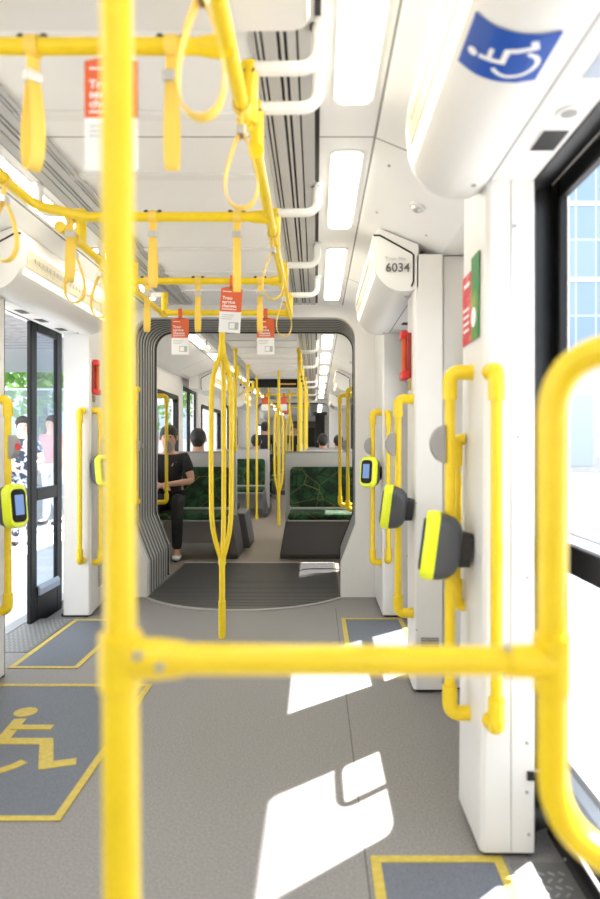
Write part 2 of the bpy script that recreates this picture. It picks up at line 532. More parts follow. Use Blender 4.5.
# black reveals around the near doorways (posts and header)
def reveal(side, y0, y1, near=True, far=True):
    m = MB()
    m.prism([(mx(.621, side), 1.96), (mx(.621, side), 1.925), (mx(.73, side), 1.985), (mx(.73, side), 2.08), (mx(.621, side), 2.08)], y0, y1)
    if far:
        a = [(mx(.624, side), y1 + .01), (mx(.624, side), y1 - .15), (mx(.650, side), y1 - .12), (mx(.66, side), y1 - .07), (mx(.73, side), y1 - .03), (mx(.73, side), y1 + .01)]
        m.slab(a, 0, 1.99)
    if near:
        m.slab([(mx(.62, side), y0 - .01), (mx(.73, side), y0 - .01), (mx(.73, side), y0 + .03), (mx(.62, side), y0 + .02)], 0, 1.99)
    return struct(m.build('trim_1' if side > 0 else 'trim_2', BLACKG))
reveal(1, .36, 2.01); reveal(-1, .36, 2.01)
reveal(1, 3.42, 4.32, False, True); reveal(-1, 3.61, 4.32, False, False)

# ------------------------------------------------------------------ white pillars beside the doors
def pillar(side, y0, y1, xi, xo=.73, label=None, lean=0, top=2.08, seam=None, screws=(), vent=None, name='trim_3', front=True):
    m = MB()
    a, b = mx(xi, side), mx(xo, side)
    m.slab([(a, y0 + .012), (a + (.012 * side), y0), (b, y0), (b, y1), (a, y1)], .015, top)
    o = struct(m.build(name, WHITE, bevel=.004))
    m = MB(); m.slab([(mx(xi + .015, side), y0 + .02), (b, y0 + .02), (b, y1 - .01), (mx(xi + .015, side), y1 - .01)], 0, .02)
    p = m.build('plinth', BLACK, o)
    if seam:
        m = MB()
        for sx in seam: m.box((mx(sx, side) - .001, y0 - .0012, .02), (mx(sx, side) + .001, y0 + .001, top))
        m.build('panel_joint', SCREW, o)
    for (sx, sz) in screws:
        MB().cyl((mx(sx, side), y0 + .001, sz), (mx(sx, side), y0 - .003, sz), .0045, 10).build('screw', SCREW, o)
    return o
P1 = pillar(1, 1.82, 2.10, .468, .622, seam=(.555,), screws=((.565, 1.80), (.575, 1.20), (.60, .80), (.60, .33), (.605, .07), (.60, .19)))
for v in P1.data.vertices:
    if v.co.z > 1 and v.co.x < .5: v.co.x += .019
P1L = pillar(-1, 1.82, 2.10, .468, .622, seam=(.575,))
MB().box((.600, 1.814, .225), (.645, 1.83, .25)).build('slot', BLACK, P1)
# recess panels behind pillar 1, wall panels either side of the middle window
for side in (1, -1):
    struct(MB().box((min(mx(.535, side), mx(.73, side)), 2.10, 0), (max(mx(.535, side), mx(.73, side)), 2.18 if side > 0 else 2.30, 2.08)).build('trim_4', WHITE, bevel=.004))
P2 = pillar(1, 3.03, 3.23, .462, .60, screws=((.475, .9), (.475, .3)))
P2L = pillar(-1, 3.03, 3.23, .462, .60)
pillar(1, 3.06, 3.40, .601, .73)
pillar(-1, 3.06, 3.40, .601, .73)
struct(MB().box((.470, 3.231, 0), (.60, 3.25, 1.93)).build('trim_5', BLACK))
struct(MB().box((-1.71, 3.231, 0), (-1.58, 3.25, 1.93)).build('trim_5', BLACK))
m = MB()
for k in range(4): m.box((.497, 3.022, .222 + .012 * k), (.58, 3.031, .229 + .012 * k))
m.build('vent_grille', GREYP, P2)
P3 = pillar(1, 4.35, 4.93, .452, .80, screws=((.61, 1.78), (.61, 1.60), (.62, .42)))
# left rear pillar: its aisle side leans outwards towards the gangway
m = MB(); m.slab([(-1.718, 4.35), (-1.545, 4.35), (-1.535, 4.37), (-1.60, 4.93), (-1.718, 4.93)], .015, 2.08)
P3L = struct(m.build('trim_6', WHITE, bevel=.004))
m = MB(); m.slab([(-1.74, 4.37), (-1.56, 4.37), (-1.61, 4.92), (-1.70, 4.92)], 0, .02); m.build('plinth', BLACK, P3L)
for sz in (1.75, 1.45, 1.0, .66, .5, .22, .12, .06):
    MB().cyl((-1.725 + .0, 4.352, sz), (-1.725, 4.347, sz), .0045, 10).build('screw', SCREW, P3L)
m = MB()
for k in range(9):
    z = .16 + .022 * k
    m.box((-1.574, 4.58, z), (-1.560, 4.70, z + .012), Matrix.Rotation(math.radians(6.6), 3, 'Z'))
m.build('vent_grille', GREYP, P3L)

# ------------------------------------------------------------------ gangway portals
def body_sec():
    return [(-1.86, 0), (.76, 0), (.76, 2.04), (.62, 2.04), (.487, 1.94), (.20, 2.26), (-1.31, 2.26), (-1.597, 1.94), (-1.73, 2.04), (-1.86, 2.04)]
def open_sec(grow=0, top=2.155, r=.16):
    hw, hl = .86 + grow, .745 + grow
    pts = [(CX - hl, 0), (CX - hl, .26), (CX - hw, .56)]
    for k in range(7):
        a = math.radians(180 - 90 * k / 6); pts.append((CX - hw + r + r * math.cos(a), top + grow - r + r * math.sin(a)))
    for k in range(7):
        a = math.radians(90 - 90 * k / 6); pts.append((CX + hw - r + r * math.cos(a), top + grow - r + r * math.sin(a)))
    pts += [(CX + hw, .56), (CX + hl, .26), (CX + hl, 0)]
    return pts

def bulkhead(y0, y1, name, grow=0):
    """end wall of a car with the gangway opening cut in it"""
    inner = open_sec(grow)
    bm = bmesh.new()
    outer = [(-1.86, 0)] + [(-1.86, 2.09), (-1.71, 2.09), (-1.31, 2.255), (.20, 2.255), (.60, 2.09), (.76, 2.09), (.76, 0)]
    loop = outer + list(reversed(inner))
    vs = [bm.verts.new((p[0], y0, p[1])) for p in loop]
    f = bm.faces.new(vs)
    g = bmesh.ops.extrude_face_region(bm, geom=[f])
    bmesh.ops.translate(bm, vec=(0, y1 - y0, 0), verts=[v for v in g['geom'] if isinstance(v, bmesh.types.BMVert)])
    bmesh.ops.recalc_face_normals(bm, faces=bm.faces)
    me = bpy.data.meshes.new(name); bm.to_mesh(me); bm.free(); me.materials.append(WHITE)
    o = bpy.data.objects.new(name, me); COL.objects.link(o)
    return struct(o)

def bellows(y0, y1, label, g0=0, g1=.025, n=8):
    t = thing('gangway_bellows', label, 'bellows', (CX, y0, 0))
    # folded rubber: a thick sleeve whose inner face goes in and out along the tram
    m = MB(); rings = []
    steps = n * 4
    for i in range(steps + 1):
        f = i / steps
        ph = i % 4
        off = (0, 0, 0, .045)[ph] if i < steps else 0
        sec = open_sec(g0 + (g1 - g0) * f + off)
        rings.append([len(m.v) + k for k in range(len(sec))])
        m.v += [Vector((p[0], y0 + (y1 - y0) * f, p[1])) for p in sec]
    K = len(rings[0])
    for a, b in zip(rings, rings[1:]):
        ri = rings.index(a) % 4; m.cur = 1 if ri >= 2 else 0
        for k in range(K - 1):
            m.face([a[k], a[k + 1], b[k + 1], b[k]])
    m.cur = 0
    # outer skin
    so = open_sec(.09, r=.2)
    o0 = len(m.v); m.v += [Vector((p[0], y0, p[1])) for p in so]; o1 = len(m.v); m.v += [Vector((p[0], y1, p[1])) for p in so]
    for k in range(K - 1):
        m.face([o0 + k, o1 + k, o1 + k + 1, o0 + k + 1])
        m.face([o0 + k, o0 + k + 1, rings[0][k + 1], rings[0][k]])
        m.face([o1 + k, rings[-1][k], rings[-1][k + 1], o1 + k + 1])
    m.build('folded_sleeve', [BELLOW, BELLOW_SHADE], t)
    # black lip round the far opening
    m = MB()
    sec = open_sec(g1 + .004); 
    m.tube(fillet([Vector((p[0], y1 + .012, p[1])) for p in sec], .03, 2), .012 if y0 < 10 else .03, 8)
    m.build('seal', BLACK, t)
    return t
bulkhead(4.93, 4.99, 'wall_gangway')
bellows(4.99, 5.76, 'ribbed grey rubber gangway bellows framing the view into the second car', 0, .03)
bulkhead(5.77, 5.83, 'wall_gangway', .03)
bulkhead(15.14, 15.2, 'wall_gangway')
bellows(15.2, 15.75, 'distant ribbed grey gangway bellows at the far end of the second car', 0, .03, 6)
bulkhead(15.76, 15.82, 'wall_gangway', .03)

# turntable plate under the bellows, with its rim and rear threshold
def plate(y_front, R, y_back, label):
    cy = y_front + R
    hw = .742
    a = math.asin(hw / R)
    arc = [(CX + R * math.sin(t), cy - R * math.cos(t)) for t in [(-a + 2 * a * k / 40) for k in range(41)]]
    t = thing('turntable_plate', label, 'floor plate', (CX, cy, 0))
    m = MB(); m.slab(arc + [(CX + hw, y_back), (CX - hw, y_back)], 0, .004)
    y = y_front + .14
    m.build('deck', PLATE, t)
    m = MB()
    while y < y_back - .06:
        if y > cy - math.sqrt(R * R - hw * hw): w = hw - .02
        else: w = math.sqrt(max(0, R * R - (cy - y) ** 2)) - .03
        if w > .05: m.box((CX - w, y, .0035), (CX + w, y + .012, .0065))
        y += .045
    m.build('anti_slip_ribs', DARK, t)
    m = MB(); m.band([(p[0], p[1], .0055) for p in arc], (0, 0, 1), .007, .035); m.build('rim', mat('rim_metal', (.42, .41, .40), .4, .2), t)
    m = MB(); m.box((CX - hw, y_back - .01, 0), (CX + hw, y_back + .018, .007)); m.build('threshold', SLAT, t)
plate(4.52, .93, 6.34, 'dark ribbed round turntable plate on the floor under the gangway')
plate(14.7, .93, 16.2, 'distant dark turntable plate under the far gangway')

# ------------------------------------------------------------------ floor markings
def decal(name, label, cat, fill, strips, loc, z=.0015):
    t = thing(name, label, cat, loc)
    m = MB(); m.slab(fill, 0, z); m.build('fill', PAD, t)
    for i_, s_ in enumerate(strips):
        m = MB(); m.slab(s_, 0, z + .0015 + .0003 * i_); m.build('border_line', LINE, t)
    return t
def rectline(x0, y0, x1, y1): return [(x0, y0), (x1, y0), (x1, y1), (x0, y1)]
w = .028
# left wheelchair bay
t = decal('wheelchair_bay_marking', 'blue grey wheelchair space with yellow outline and symbol on the floor, left', 'floor marking',
      [(-1.70, 2.00), (-.80, 2.00), (-.80, 3.14), (-1.70, 3.14)],
      [rectline(-1.70, 2.0, -.80, 2.0 + w), rectline(-1.70, 3.14 - w, -.80, 3.14), rectline(-.80 - w, 2.0, -.80, 3.14)], (-1.2, 2.5, 0))

def isa(put):
    """wheelchair symbol as ribbons in a 0..1 box; put(list of points (u,v), width) and disc"""
    put([(.40, .80), (.43, .46), (.70, .46), (.82, .14), (.97, .19)], .085)
    put([(.41, .66), (.66, .66)], .07)
    arc = [(.40 + .30 * math.cos(math.radians(a)), .30 + .29 * math.sin(math.radians(a))) for a in range(122, 345, 12)]
    put(arc, .065)
def isa_mesh(M, w_, h_, material, parent, z0=0, z1=.002):
    m = MB()
    def put(pts, wd):
        P = [Vector((p[0] * w_, p[1] * h_, (z0 + z1) / 2)) for p in pts]
        n0 = len(m.v); lift = .0004 * (1 + n0 % 7) if z1 < .005 else 0
        for i in range(len(P)):
            d1 = (P[i] - P[i - 1]).normalized() if i else (P[1] - P[0]).normalized()
            d2 = (P[i + 1] - P[i]).normalized() if i < len(P) - 1 else d1
            t_ = (d1 + d2).normalized(); nn = Vector((-t_.y, t_.x, 0)); sc = 1 / max(.5, nn.dot(Vector((-d1.y, d1.x, 0))))
            hw = wd * min(w_, h_) / 2 * sc
            for sz in (-1, 1):
                for sgn in (-1, 1):
                    m.v.append(P[i] + nn * hw * sgn + Vector((0, 0, sz * (z1 - z0) / 2 + (lift if sz > 0 else 0))))
        for i in range(len(P) - 1):
            a, b = n0 + i * 4, n0 + i * 4 + 4
            m.face([a, a + 1, b + 1, b]); m.face([a + 2, b + 2, b + 3, a + 3]); m.face([a, b, b + 2, a + 2]); m.face([a + 1, a + 3, b + 3, b + 1])
        m.face([n0, n0 + 2, n0 + 3, n0 + 1]); e = n0 + (len(P) - 1) * 4; m.face([e, e + 1, e + 3, e + 2])
    isa(put)
    r = .082 * min(w_, h_)
    m.slab([(.385 * w_ + r * math.cos(a * PI / 10), .92 * h_ + r * math.sin(a * PI / 10)) for a in range(20)], z0, z1)
    return m.build('wheelchair_symbol', material, parent, M=M)
isa_mesh(Matrix.Translation((-1.53, 2.26, 0)), .66, .60, LINE, t, 0, .0035)

# door zones
t = decal('door_zone_marking', 'blue grey rectangle with yellow outline on the floor by the far right door', 'floor marking',
      rectline(.17, 3.42, .58, 4.33), [rectline(.17, 3.42, .17 + w, 4.33), rectline(.58 - w, 3.42, .58, 4.33), rectline(.17, 4.33 - w, .58, 4.33), rectline(.17, 3.42, .58, 3.42 + w)], (.4, 3.9, 0))
t = decal('door_zone_marking', 'blue grey rectangle with yellow outline on the floor by the open left door', 'floor marking',
      rectline(-1.62, 3.36, -1.25, 4.30), [rectline(-1.25 - w, 3.36, -1.25, 4.30), rectline(-1.62, 3.36, -1.62 + w, 4.30), rectline(-1.62, 4.30 - w, -1.25, 4.30), rectline(-1.62, 3.36, -1.25, 3.36 + w)], (-1.4, 3.9, 0))
for side in (1, -1):
    xs = [mx(v, side) for v in (.155, .53)]
    xa, xb = min(xs), max(xs)
    decal('door_zone_marking', 'blue grey rectangle with yellow outline by the %s' % ('checker plate, lower right corner' if side > 0 else 'nearest left door, outside the photo'), 'floor marking',
      rectline(xa, .5, xb, 1.83), [rectline(xa, .5, xa + w, 1.83), rectline(xb - w, .5, xb, 1.83), rectline(xa, 1.83 - w, xb, 1.83)], ((xa + xb) / 2, 1.2, 0))
# checker plates at the thresholds
def checker(side, x0, x1, y0, y1, label):
    a, b = sorted((mx(x0, side), mx(x1, side)))
    t = thing('threshold_plate', label, 'floor plate', ((a + b) / 2, (y0 + y1) / 2, 0))
    MB().box((a, y0, 0), (b, y1, .003)).build('plate', CHECK, t)
    m = MB(); k = 0; y = y0 + .02
    while y < y1 - .02:
        x = a + .015 + (.014 if k % 2 else 0)
        while x < b - .015:
            m.box((x - .009, y - .0025, .002), (x + .009, y + .0025, .0045), Matrix.Rotation(math.radians(40 if k % 2 else -40), 3, 'Z')); x += .028
        y += .028; k += 1
    m.build('lozenge_pattern', CHECKL, t)
checker(1, .545, .70, .5, 1.80, 'grey checker plate strip at the threshold of the near right door')
checker(1, .595, .72, 3.62, 4.32, 'grey checker plate strip at the threshold of the far right door')
checker(-1, .52, .80, 3.62, 4.32, 'grey checker plate strip at the threshold of the open left door')
# rubber sill of the near right door
t = thing('door_sill', 'black rubber door sill with studs at the foot of the near right door', 'sill', (.72, 1.1, 0))
MB().box((.70, .4, 0), (.728, 1.94, .03)).build('sill_bar', BLACK, t, bevel=.003)
for k in range(8): MB().cyl((.699, .6 + .17 * k, .018), (.694, .6 + .17 * k, .018), .004, 8).build('stud', SCREW, t)
# floor seam
s_ = MB().box((.139, -3.9, 0), (.143, 4.6, .0008)).build('floor_joint', SEAM); struct(s_)

# ------------------------------------------------------------------ covers over the doors
def cover(side, y0, y1, label, number=False, sign=False, far_round=True):
    t = thing('door_header_cover', label, 'overhead cover', (mx(.38, side), (y0 + y1) / 2, 1.9))
    S = [(.30, 2.203), (.270, 2.17), (.262, 2.10), (.272, 2.02), (.285, 1.985), (.300, 1.962), (.320, 1.938), (.345, 1.92), (.372, 1.908), (.40, 1.902), (.45, 1.903), (.484, 1.92), (.486, 1.935), (.486, 2.126)]
    S = [(mx(p[0], side), p[1]) for p in S]
    m = MB(); n = 0
    cxs, czs = mx(.39, side), 2.06
    ys = [(y0, .975 if not number else .99), (y0 + .012, 1)] + ([(y1 - .03, 1), (y1 - .012, .985), (y1 - .003, .965), (y1, .94)] if far_round else [(y1, 1)])
    for (yy, sc) in ys:
        m.v += [Vector((cxs + (p[0] - cxs) * sc, yy, czs + (p[1] - czs) * sc)) for p in S]
    K = len(S)
    m.face(list(range(K))); m.face([(len(ys) - 1) * K + i for i in reversed(range(K))])
    for r in range(len(ys) - 1):
        for i in range(K):
            j = (i + 1) % K
            m.face([r * K + i, (r + 1) * K + i, (r + 1) * K + j, r * K + j])
    m.build('shell', WSHINY, t, smooth=True)
    # route map on the aisle face
    e = .0025 * side
    def strip(pa, pb, ya, yb, name, material, off=.003):
        a, b = Vector((mx(pa[0], side), 0, pa[1])), Vector((mx(pb[0], side), 0, pb[1]))
        d = (b - a).normalized(); nn = Vector((-abs(d.z), 0, 0)) * side if abs(d.z) > .9 else Vector((-side * abs(d.z), 0, -abs(d.x)))
        m = MB(); k = len(m.v)
        m.v += [a + nn * off, b + nn * off, b - nn * .002, a - nn * .002]
        P = [Vector((v.x, ya, v.z)) for v in m.v] + [Vector((v.x, yb, v.z)) for v in m.v]
        m.v = P
        for q in ((0, 1, 2, 3), (7, 6, 5, 4), (0, 4, 5, 1), (1, 5, 6, 2), (2, 6, 7, 3), (3, 7, 4, 0)): m.face(list(q))
        return m.build(name, material, t)
    strip((.262, 2.11), (.271, 2.025), y0 + .05, y1 - .09, 'route_map', CREAM)
    m = MB()
    y = y0 + .12
    xx = mx(.2625, side)
    # route line and stop ticks on the map
    a = Vector((mx(.262, side) - .005 * side, 0, 2.085)); b = Vector((mx(.271, side) - .005 * side, 0, 2.085))
    m.box((min(a.x, a.x + .001), y0 + .1, 2.074), (max(a.x, a.x + .001), y1 - .15, 2.077))
    while y < y1 - .16:
        m.box((min(a.x, a.x + .002 * side), y, 2.060), (max(a.x, a.x + .002 * side) + .0005, y + .003, 2.084)); y += .045
    m.build('route_line', CARDG, t)
    strip((.2735, 2.016), (.284, 1.988), y0 + .04, y1 - .07, 'light_strip', LITC)
    if number:
        # black seal round the end face
        seal = [(.262, 2.18), (.285, 2.185), (.455, 2.06), (.483, 2.075)] ; seal2 = [(.455, 2.065), (.455, 1.935), (.445, 1.915)]
        m = MB(); m.tube([(mx(.272, side), y0 - .001, 2.168), (mx(.302, side), y0 - .001, 2.168), (mx(.452, side), y0 - .001, 2.085), (mx(.462, side), y0 - .001, 2.075), (mx(.462, side), y0 - .001, 1.95), (mx(.452, side), y0 - .001, 1.925)], .0045, 6)
        m.build('seal', BLACK, t)
    for (sx, sy) in ((.44, y0 + .1), (.44, y1 - .12)):
        MB().cyl((mx(sx, side), sy, 1.899), (mx(sx, side), sy, 1.906), .007, 10).build('screw', SCREW, t)
    return t
labA = 'white overhead cover with map strip above the near %s door%s'
CA = cover(1, .40, 1.905, 'white overhead cover above the near right door, blue wheelchair sign stuck underneath')
cover(-1, .40, 1.86, 'white overhead cover above the near left door, just outside the photo')
CB = cover(1, 3.03, 4.28, 'white overhead cover numbered 6034 above the far right door', number=True)
cover(-1, 3.00, 4.28, 'white overhead cover with lit map strip above the open left door', number=True)
for side, sn in ((1, 'right'), (-1, 'left')):
    cover(side, 8.75, 9.95, 'distant white overhead cover above the first %s door of the second car' % sn, number=True)
    cover(side, 12.45, 13.65, 'distant white overhead cover above the second %s door of the second car' % sn, number=True)
M = frame_mat((.386, 3.0235, 2.012), (1, 0, 0), (0, 0, 1))
text('6034', .058, M, TXT, CB, 'train_number', .0006)
text('Train No.', .026, frame_mat((.378, 3.0235, 2.055), (1, 0, 0), (0, 0, 1)), CARDG, CB, 'train_number_caption')
# black joint between covers and header
for side in (1, -1):
    struct(MB().box((min(mx(.486, side), mx(.492, side)), .4, 1.922), (max(mx(.486, side), mx(.492, side)), 1.80, 1.936)).build('header_joint', GREYP))
    struct(MB().box((min(mx(.486, side), mx(.492, side)), 3.05, 1.922), (max(mx(.486, side), mx(.492, side)), 4.25, 1.936)).build('header_joint', GREYP))

for side in (1, -1):
    for (a, b) in ((.33, 1.82), (3.24 if side > 0 else 3.02, 4.34), (8.72, 9.98), (12.42, 13.68), (18.2, 19.5)):
        struct(MB().prism([(mx(p[0], side), p[1]) for p in ((.488, 1.93), (.62, 1.93), (.62, 2.08), (.60, 2.084), (.488, 2.13))], a, b).build('trim_7', WHITE))
# blue wheelchair sign on the underside of the near cover (it follows the curve)
t = thing('wheelchair_sign', 'blue sign with white wheelchair symbol under the nearest overhead cover', 'sign', (.36, 1.2, 1.9))
prof = [(.293, 1.970), (.302, 1.958), (.320, 1.936), (.345, 1.918), (.372, 1.906), (.40, 1.900), (.432, 1.8995)]
dist = [0]
for a, b in zip(prof, prof[1:]): dist.append(dist[-1] + math.hypot(b[0] - a[0], b[1] - a[1]))
LEN = dist[-1]
def onprof(s_, off):
    s_ = max(0, min(LEN, s_))
    for i in range(len(prof) - 1):
        if s_ <= dist[i + 1] + 1e-9:
            f = (s_ - dist[i]) / (dist[i + 1] - dist[i]); a, b = prof[i], prof[i + 1]
            x, z = a[0] + (b[0] - a[0]) * f, a[1] + (b[1] - a[1]) * f
            d = Vector((b[0] - a[0], 0, b[1] - a[1])).normalized(); nn = Vector((d.z, 0, -d.x))
            return x + nn.x * off, z + nn.z * off
m = MB(); Y0, Y1 = 1.113, 1.262
for i in range(11):
    s_ = LEN * i / 10
    for off in (.0005, .0015):
        x, z = onprof(s_, off)
        m.v += [Vector((x, Y0 + .055 * (1 - i / 10), z)), Vector((x, Y1 + .055 * (1 - i / 10), z))]
for i in range(10):
    a, b = i * 4, i * 4 + 4
    m.face([a + 2, a + 3, b + 3, b + 2]); m.face([a, b, b + 1, a + 1]); m.face([a, a + 2, b + 2, b]); m.face([a + 1, b + 1, b + 3, a + 3])
m.face([0, 1, 3, 2]); m.face([40, 42, 43, 41])
m.build('sign_panel', BLUE, t)
o = isa_mesh(Matrix.Identity(4), 1, 1, WPAINT, t, 0, .01)
bm = bmesh.new(); bm.from_mesh(o.data)
bmesh.ops.subdivide_edges(bm, edges=[e for e in bm.edges if (e.verts[0].co - e.verts[1].co).length > .12], cuts=3)
for v in bm.verts:
    u, q, k = v.co.x, v.co.y, v.co.z
    s_ = LEN * (.08 + .84 * (1 - q)); x, z = onprof(s_, .0016 + .0006 * (k > .005))
    v.co = Vector((x, Y1 + .055 * (1 - s_ / LEN) - .008 - (Y1 - Y0 - .02) * u * .97, z))
bmesh.ops.recalc_face_normals(bm, faces=bm.faces)
bm.to_mesh(o.data); bm.free()

# fittings in the door headers and slopes
def vent_slot(x, y, z, wx, wy, label):
    t = thing('ceiling_sensor', label, 'sensor', (x, y, z))
    MB().box((x - wx / 2, y - wy / 2, z - .003), (x + wx / 2, y + wy / 2, z + .002)).build('black_cover', BLACK, t)
    MB().box((x - wx / 2 - .006, y - wy / 2 - .006, z - .0012), (x + wx / 2 + .006, y + wy / 2 + .006, z + .002)).build('rim', WSHINY, t)
vent_slot(.575, 1.58, 1.93, .06, .10, 'black rectangular sensor in the white header of the near right door')
vent_slot(-1.665, 3.62, 1.93, .05, .10, 'black rectangular sensor in the header of the open left door, nearest the camera')
vent_slot(-1.665, 3.88, 1.93, .05, .10, 'black rectangular sensor in the header of the open left door, middle one')
vent_slot(-1.665, 4.18, 1.93, .05, .09, 'black rectangular sensor in the header of the open left door, farthest one')
vent_slot(.56, 3.98, 1.93, .05, .08, 'small black sensor in the header of the far right door')
t = thing('header_speaker', 'small round grey grille in the header of the near right door', 'speaker', (.572, 1.445, 1.93))
MB().cyl((.572, 1.445, 1.931), (.572, 1.445, 1.926), .028, 24).build('rim', WSHINY, t)
MB().cyl((.572, 1.445, 1.927), (.572, 1.445, 1.9245), .018, 20).build('grille', GREYP, t)
t = thing('header_sticker', 'pale blue grey sticker on the header of the near right door', 'sticker', (.575, 1.27, 1.93))
MB().box((.545, 1.20, 1.9285), (.612, 1.31, 1.931)).build('film', SILL, t)

def slope_pt(x, side=1):   # point on the sloping cornice
    return Vector((mx(x, side), 0, 2.25 - .4125 * (x - .2)))
sl_n = Vector((-.165, 0, -.4)).normalized()
def dome(x, y, r, label, side=1):
    p = slope_pt(x, side); p.y = y
    nn = Vector((sl_n.x * side, 0, sl_n.z))
    t = thing('camera_dome', label, 'security camera', p)
    MB().cyl(p - nn * .002, p + nn * .012, r, 24).build('base', WSHINY, t)
    rot = Vector((0, 0, 1)).rotation_difference(nn).to_matrix()
    MB().ellipsoid(p + nn * .012, (r * .7, r * .7, r * .5), rot=rot).build('lens', METAL, t, smooth=True)
dome(.42, 2.63, .034, 'small white round camera dome on the slope between the two right covers')
dome(.42, 7.6, .034, 'small dark camera dome on the right slope of the second car')
for (x, y) in ((.273, 2.39), (.273, 2.87), (.50, 2.9), (.50, 2.3)):
    p = slope_pt(x); p.y = y
    s_ = MB().cyl(p - sl_n * .001, p + sl_n * .003, .006, 12).build('cornice_screw', SCREW); struct(s_)

# ------------------------------------------------------------------ wall items
def flat_sign(M, w_, h_, base, name, label, parts, cat='sign', depth=.003):
    t = thing(name, label, cat, M.translation)
    m = MB(); m.box((-w_ / 2, -h_ / 2, 0), (w_ / 2, h_ / 2, depth)); m.build('panel', base, t, M=M)
    for (nm, x0, y0, x1, y1, mt) in parts:
        MB().box((x0, y0, depth - .001), (x1, y1, depth + .001)).build(nm, mt, t, M=M)
    return t
GRN = noisy('green_notice', (.02, .20, .05), (.42, .48, .06), 6, .5, 2, .35, .65)
REDN = noisy('red_notice', (.55, .02, .04), (.75, .18, .2), 28, .5, 3, .45, .7)
M = frame_mat((.4800, 1.962, 1.625), (0, -1, 0), (0, 0, 1))
t = thing('safety_notice', 'red and green safety notice on the aisle side of the near right pillar', 'notice', M.translation)
MB().box((-.125, -.13, 0), (-.015, .09, .002)).build('red_panel', REDN, t, M=M)
MB().box((-.010, -.13, 0), (.085, .125, .002)).build('green_panel', GRN, t, M=M)
MB().box((-.10, .05, .0015), (-.03, .062, .003)).build('heading', WPAINT, t, M=M)
for k in range(4): MB().box((-.11, -.09 + .022 * k, .0015), (-.04, -.082 + .022 * k, .003)).build('text_line', WPAINT, t, M=M)
m = MB(); m.slab([( .02 + .03 * math.cos(a * PI / 12), -.06 + .03 * math.sin(a * PI / 12)) for a in range(24)], .0015, .003); m.build('symbol', WPAINT, t, M=M)

def alarm(M, label):
    t = thing('emergency_handle_box', label, 'emergency handle', M.translation)
    MB().box((-.05, -.11, 0), (.05, .11, .02)).build('backplate', mat('dark_red_plastic', (.33, .03, .02), .4), t, bevel=.004, M=M)
    MB().box((-.055, -.115, .01), (.055, -.075, .045)).build('lower_clasp', RED, t, bevel=.006, M=M)
    MB().box((-.055, .085, .01), (.02, .125, .045)).build('upper_clasp', RED, t, bevel=.006, M=M)
    MB().box((-.012, -.08, .02), (.012, .09, .04)).build('handle', ORANGE, t, bevel=.005, M=M)
    MB().box((.0, -.165, 0), (.045, -.118, .006)).build('yellow_label', LINE, t, M=M)
    MB().box((-.045, -.165, 0), (-.005, -.118, .006)).build('grey_label', GREYP, t, M=M)
Ml = frame_mat((-1.546, 4.44, 1.635), (-.115, .993, 0), (0, 0, 1))
alarm(Ml, 'red emergency handle box on the side of the left rear pillar')
Mr = frame_mat((.4615, 3.145, 1.61), (0, -1, 0), (0, 0, 1))
alarm(Mr, 'red emergency handle box on the side of the second right pillar')

# ------------------------------------------------------------------ handrails on the pillars
def handrail(x, y, zt, zb, d, reach, label, r=.0165, group=None, name='handrail'):
    d = Vector(d).normalized()
    t = thing(name, label, 'handrail', (x, y, zb), group)
    top, bot = Vector((x, y, zt)), Vector((x, y, zb))
    MB().tube([top - Vector((0, 0, .05)), bot + Vector((0, 0, .05))], r, 16).build('tube', YEL, t, smooth=True)
    for p, sg in ((top, -1), (bot, 1)):
        path = fillet([p + Vector((0, 0, sg * .085)), p, p + d * reach], .042, 8)
        el = MB().tube(path, [r + .0065] * len(path), 16).build('elbow', YEL, t, smooth=True)
        e = p + d * reach
        MB().cyl(e - d * .006, e + d * .001, r + .009, 20).build('end_cap', YEL, el, smooth=True)
    return t

def stop_button(x, y, z, d, label, s_=1.0, red=False):
    d = Vector(d).normalized()
    t = thing('stop_button', label, 'stop button', (x, y, z))
    rot = Vector((1, 0, 0)).rotation_difference(d).to_matrix()
    m = MB(); side = d.cross(Vector((0, 0, 1))).normalized()
    P = Vector((x, y, z)) + d * .008
    path = []
    # thick half-disc housing
    n = 14; n0 = 0
    for sg in (-1, 1):
        for k in range(n + 1):
            a = -PI / 2 + PI * k / n
            m.v.append(P + d * (.045 * math.cos(a)) * s_ + Vector((0, 0, .058 * math.sin(a))) * s_ + side * sg * .020)
    m.face(list(range(n + 1))); m.face([n + 1 + k for k in reversed(range(n + 1))])
    for k in range(n + 1):
        l = (k + 1) % (n + 1); m.face([k, l, n + 1 + l, n + 1 + k])
    h = m.build('housing', GREYP, t, bevel=.004)
    MB().cyl(P + d * .030, P + d * (.048 if red else .0455), .017, 18).build('push_button', RED if red else GREYP, h, smooth=True)
    return t

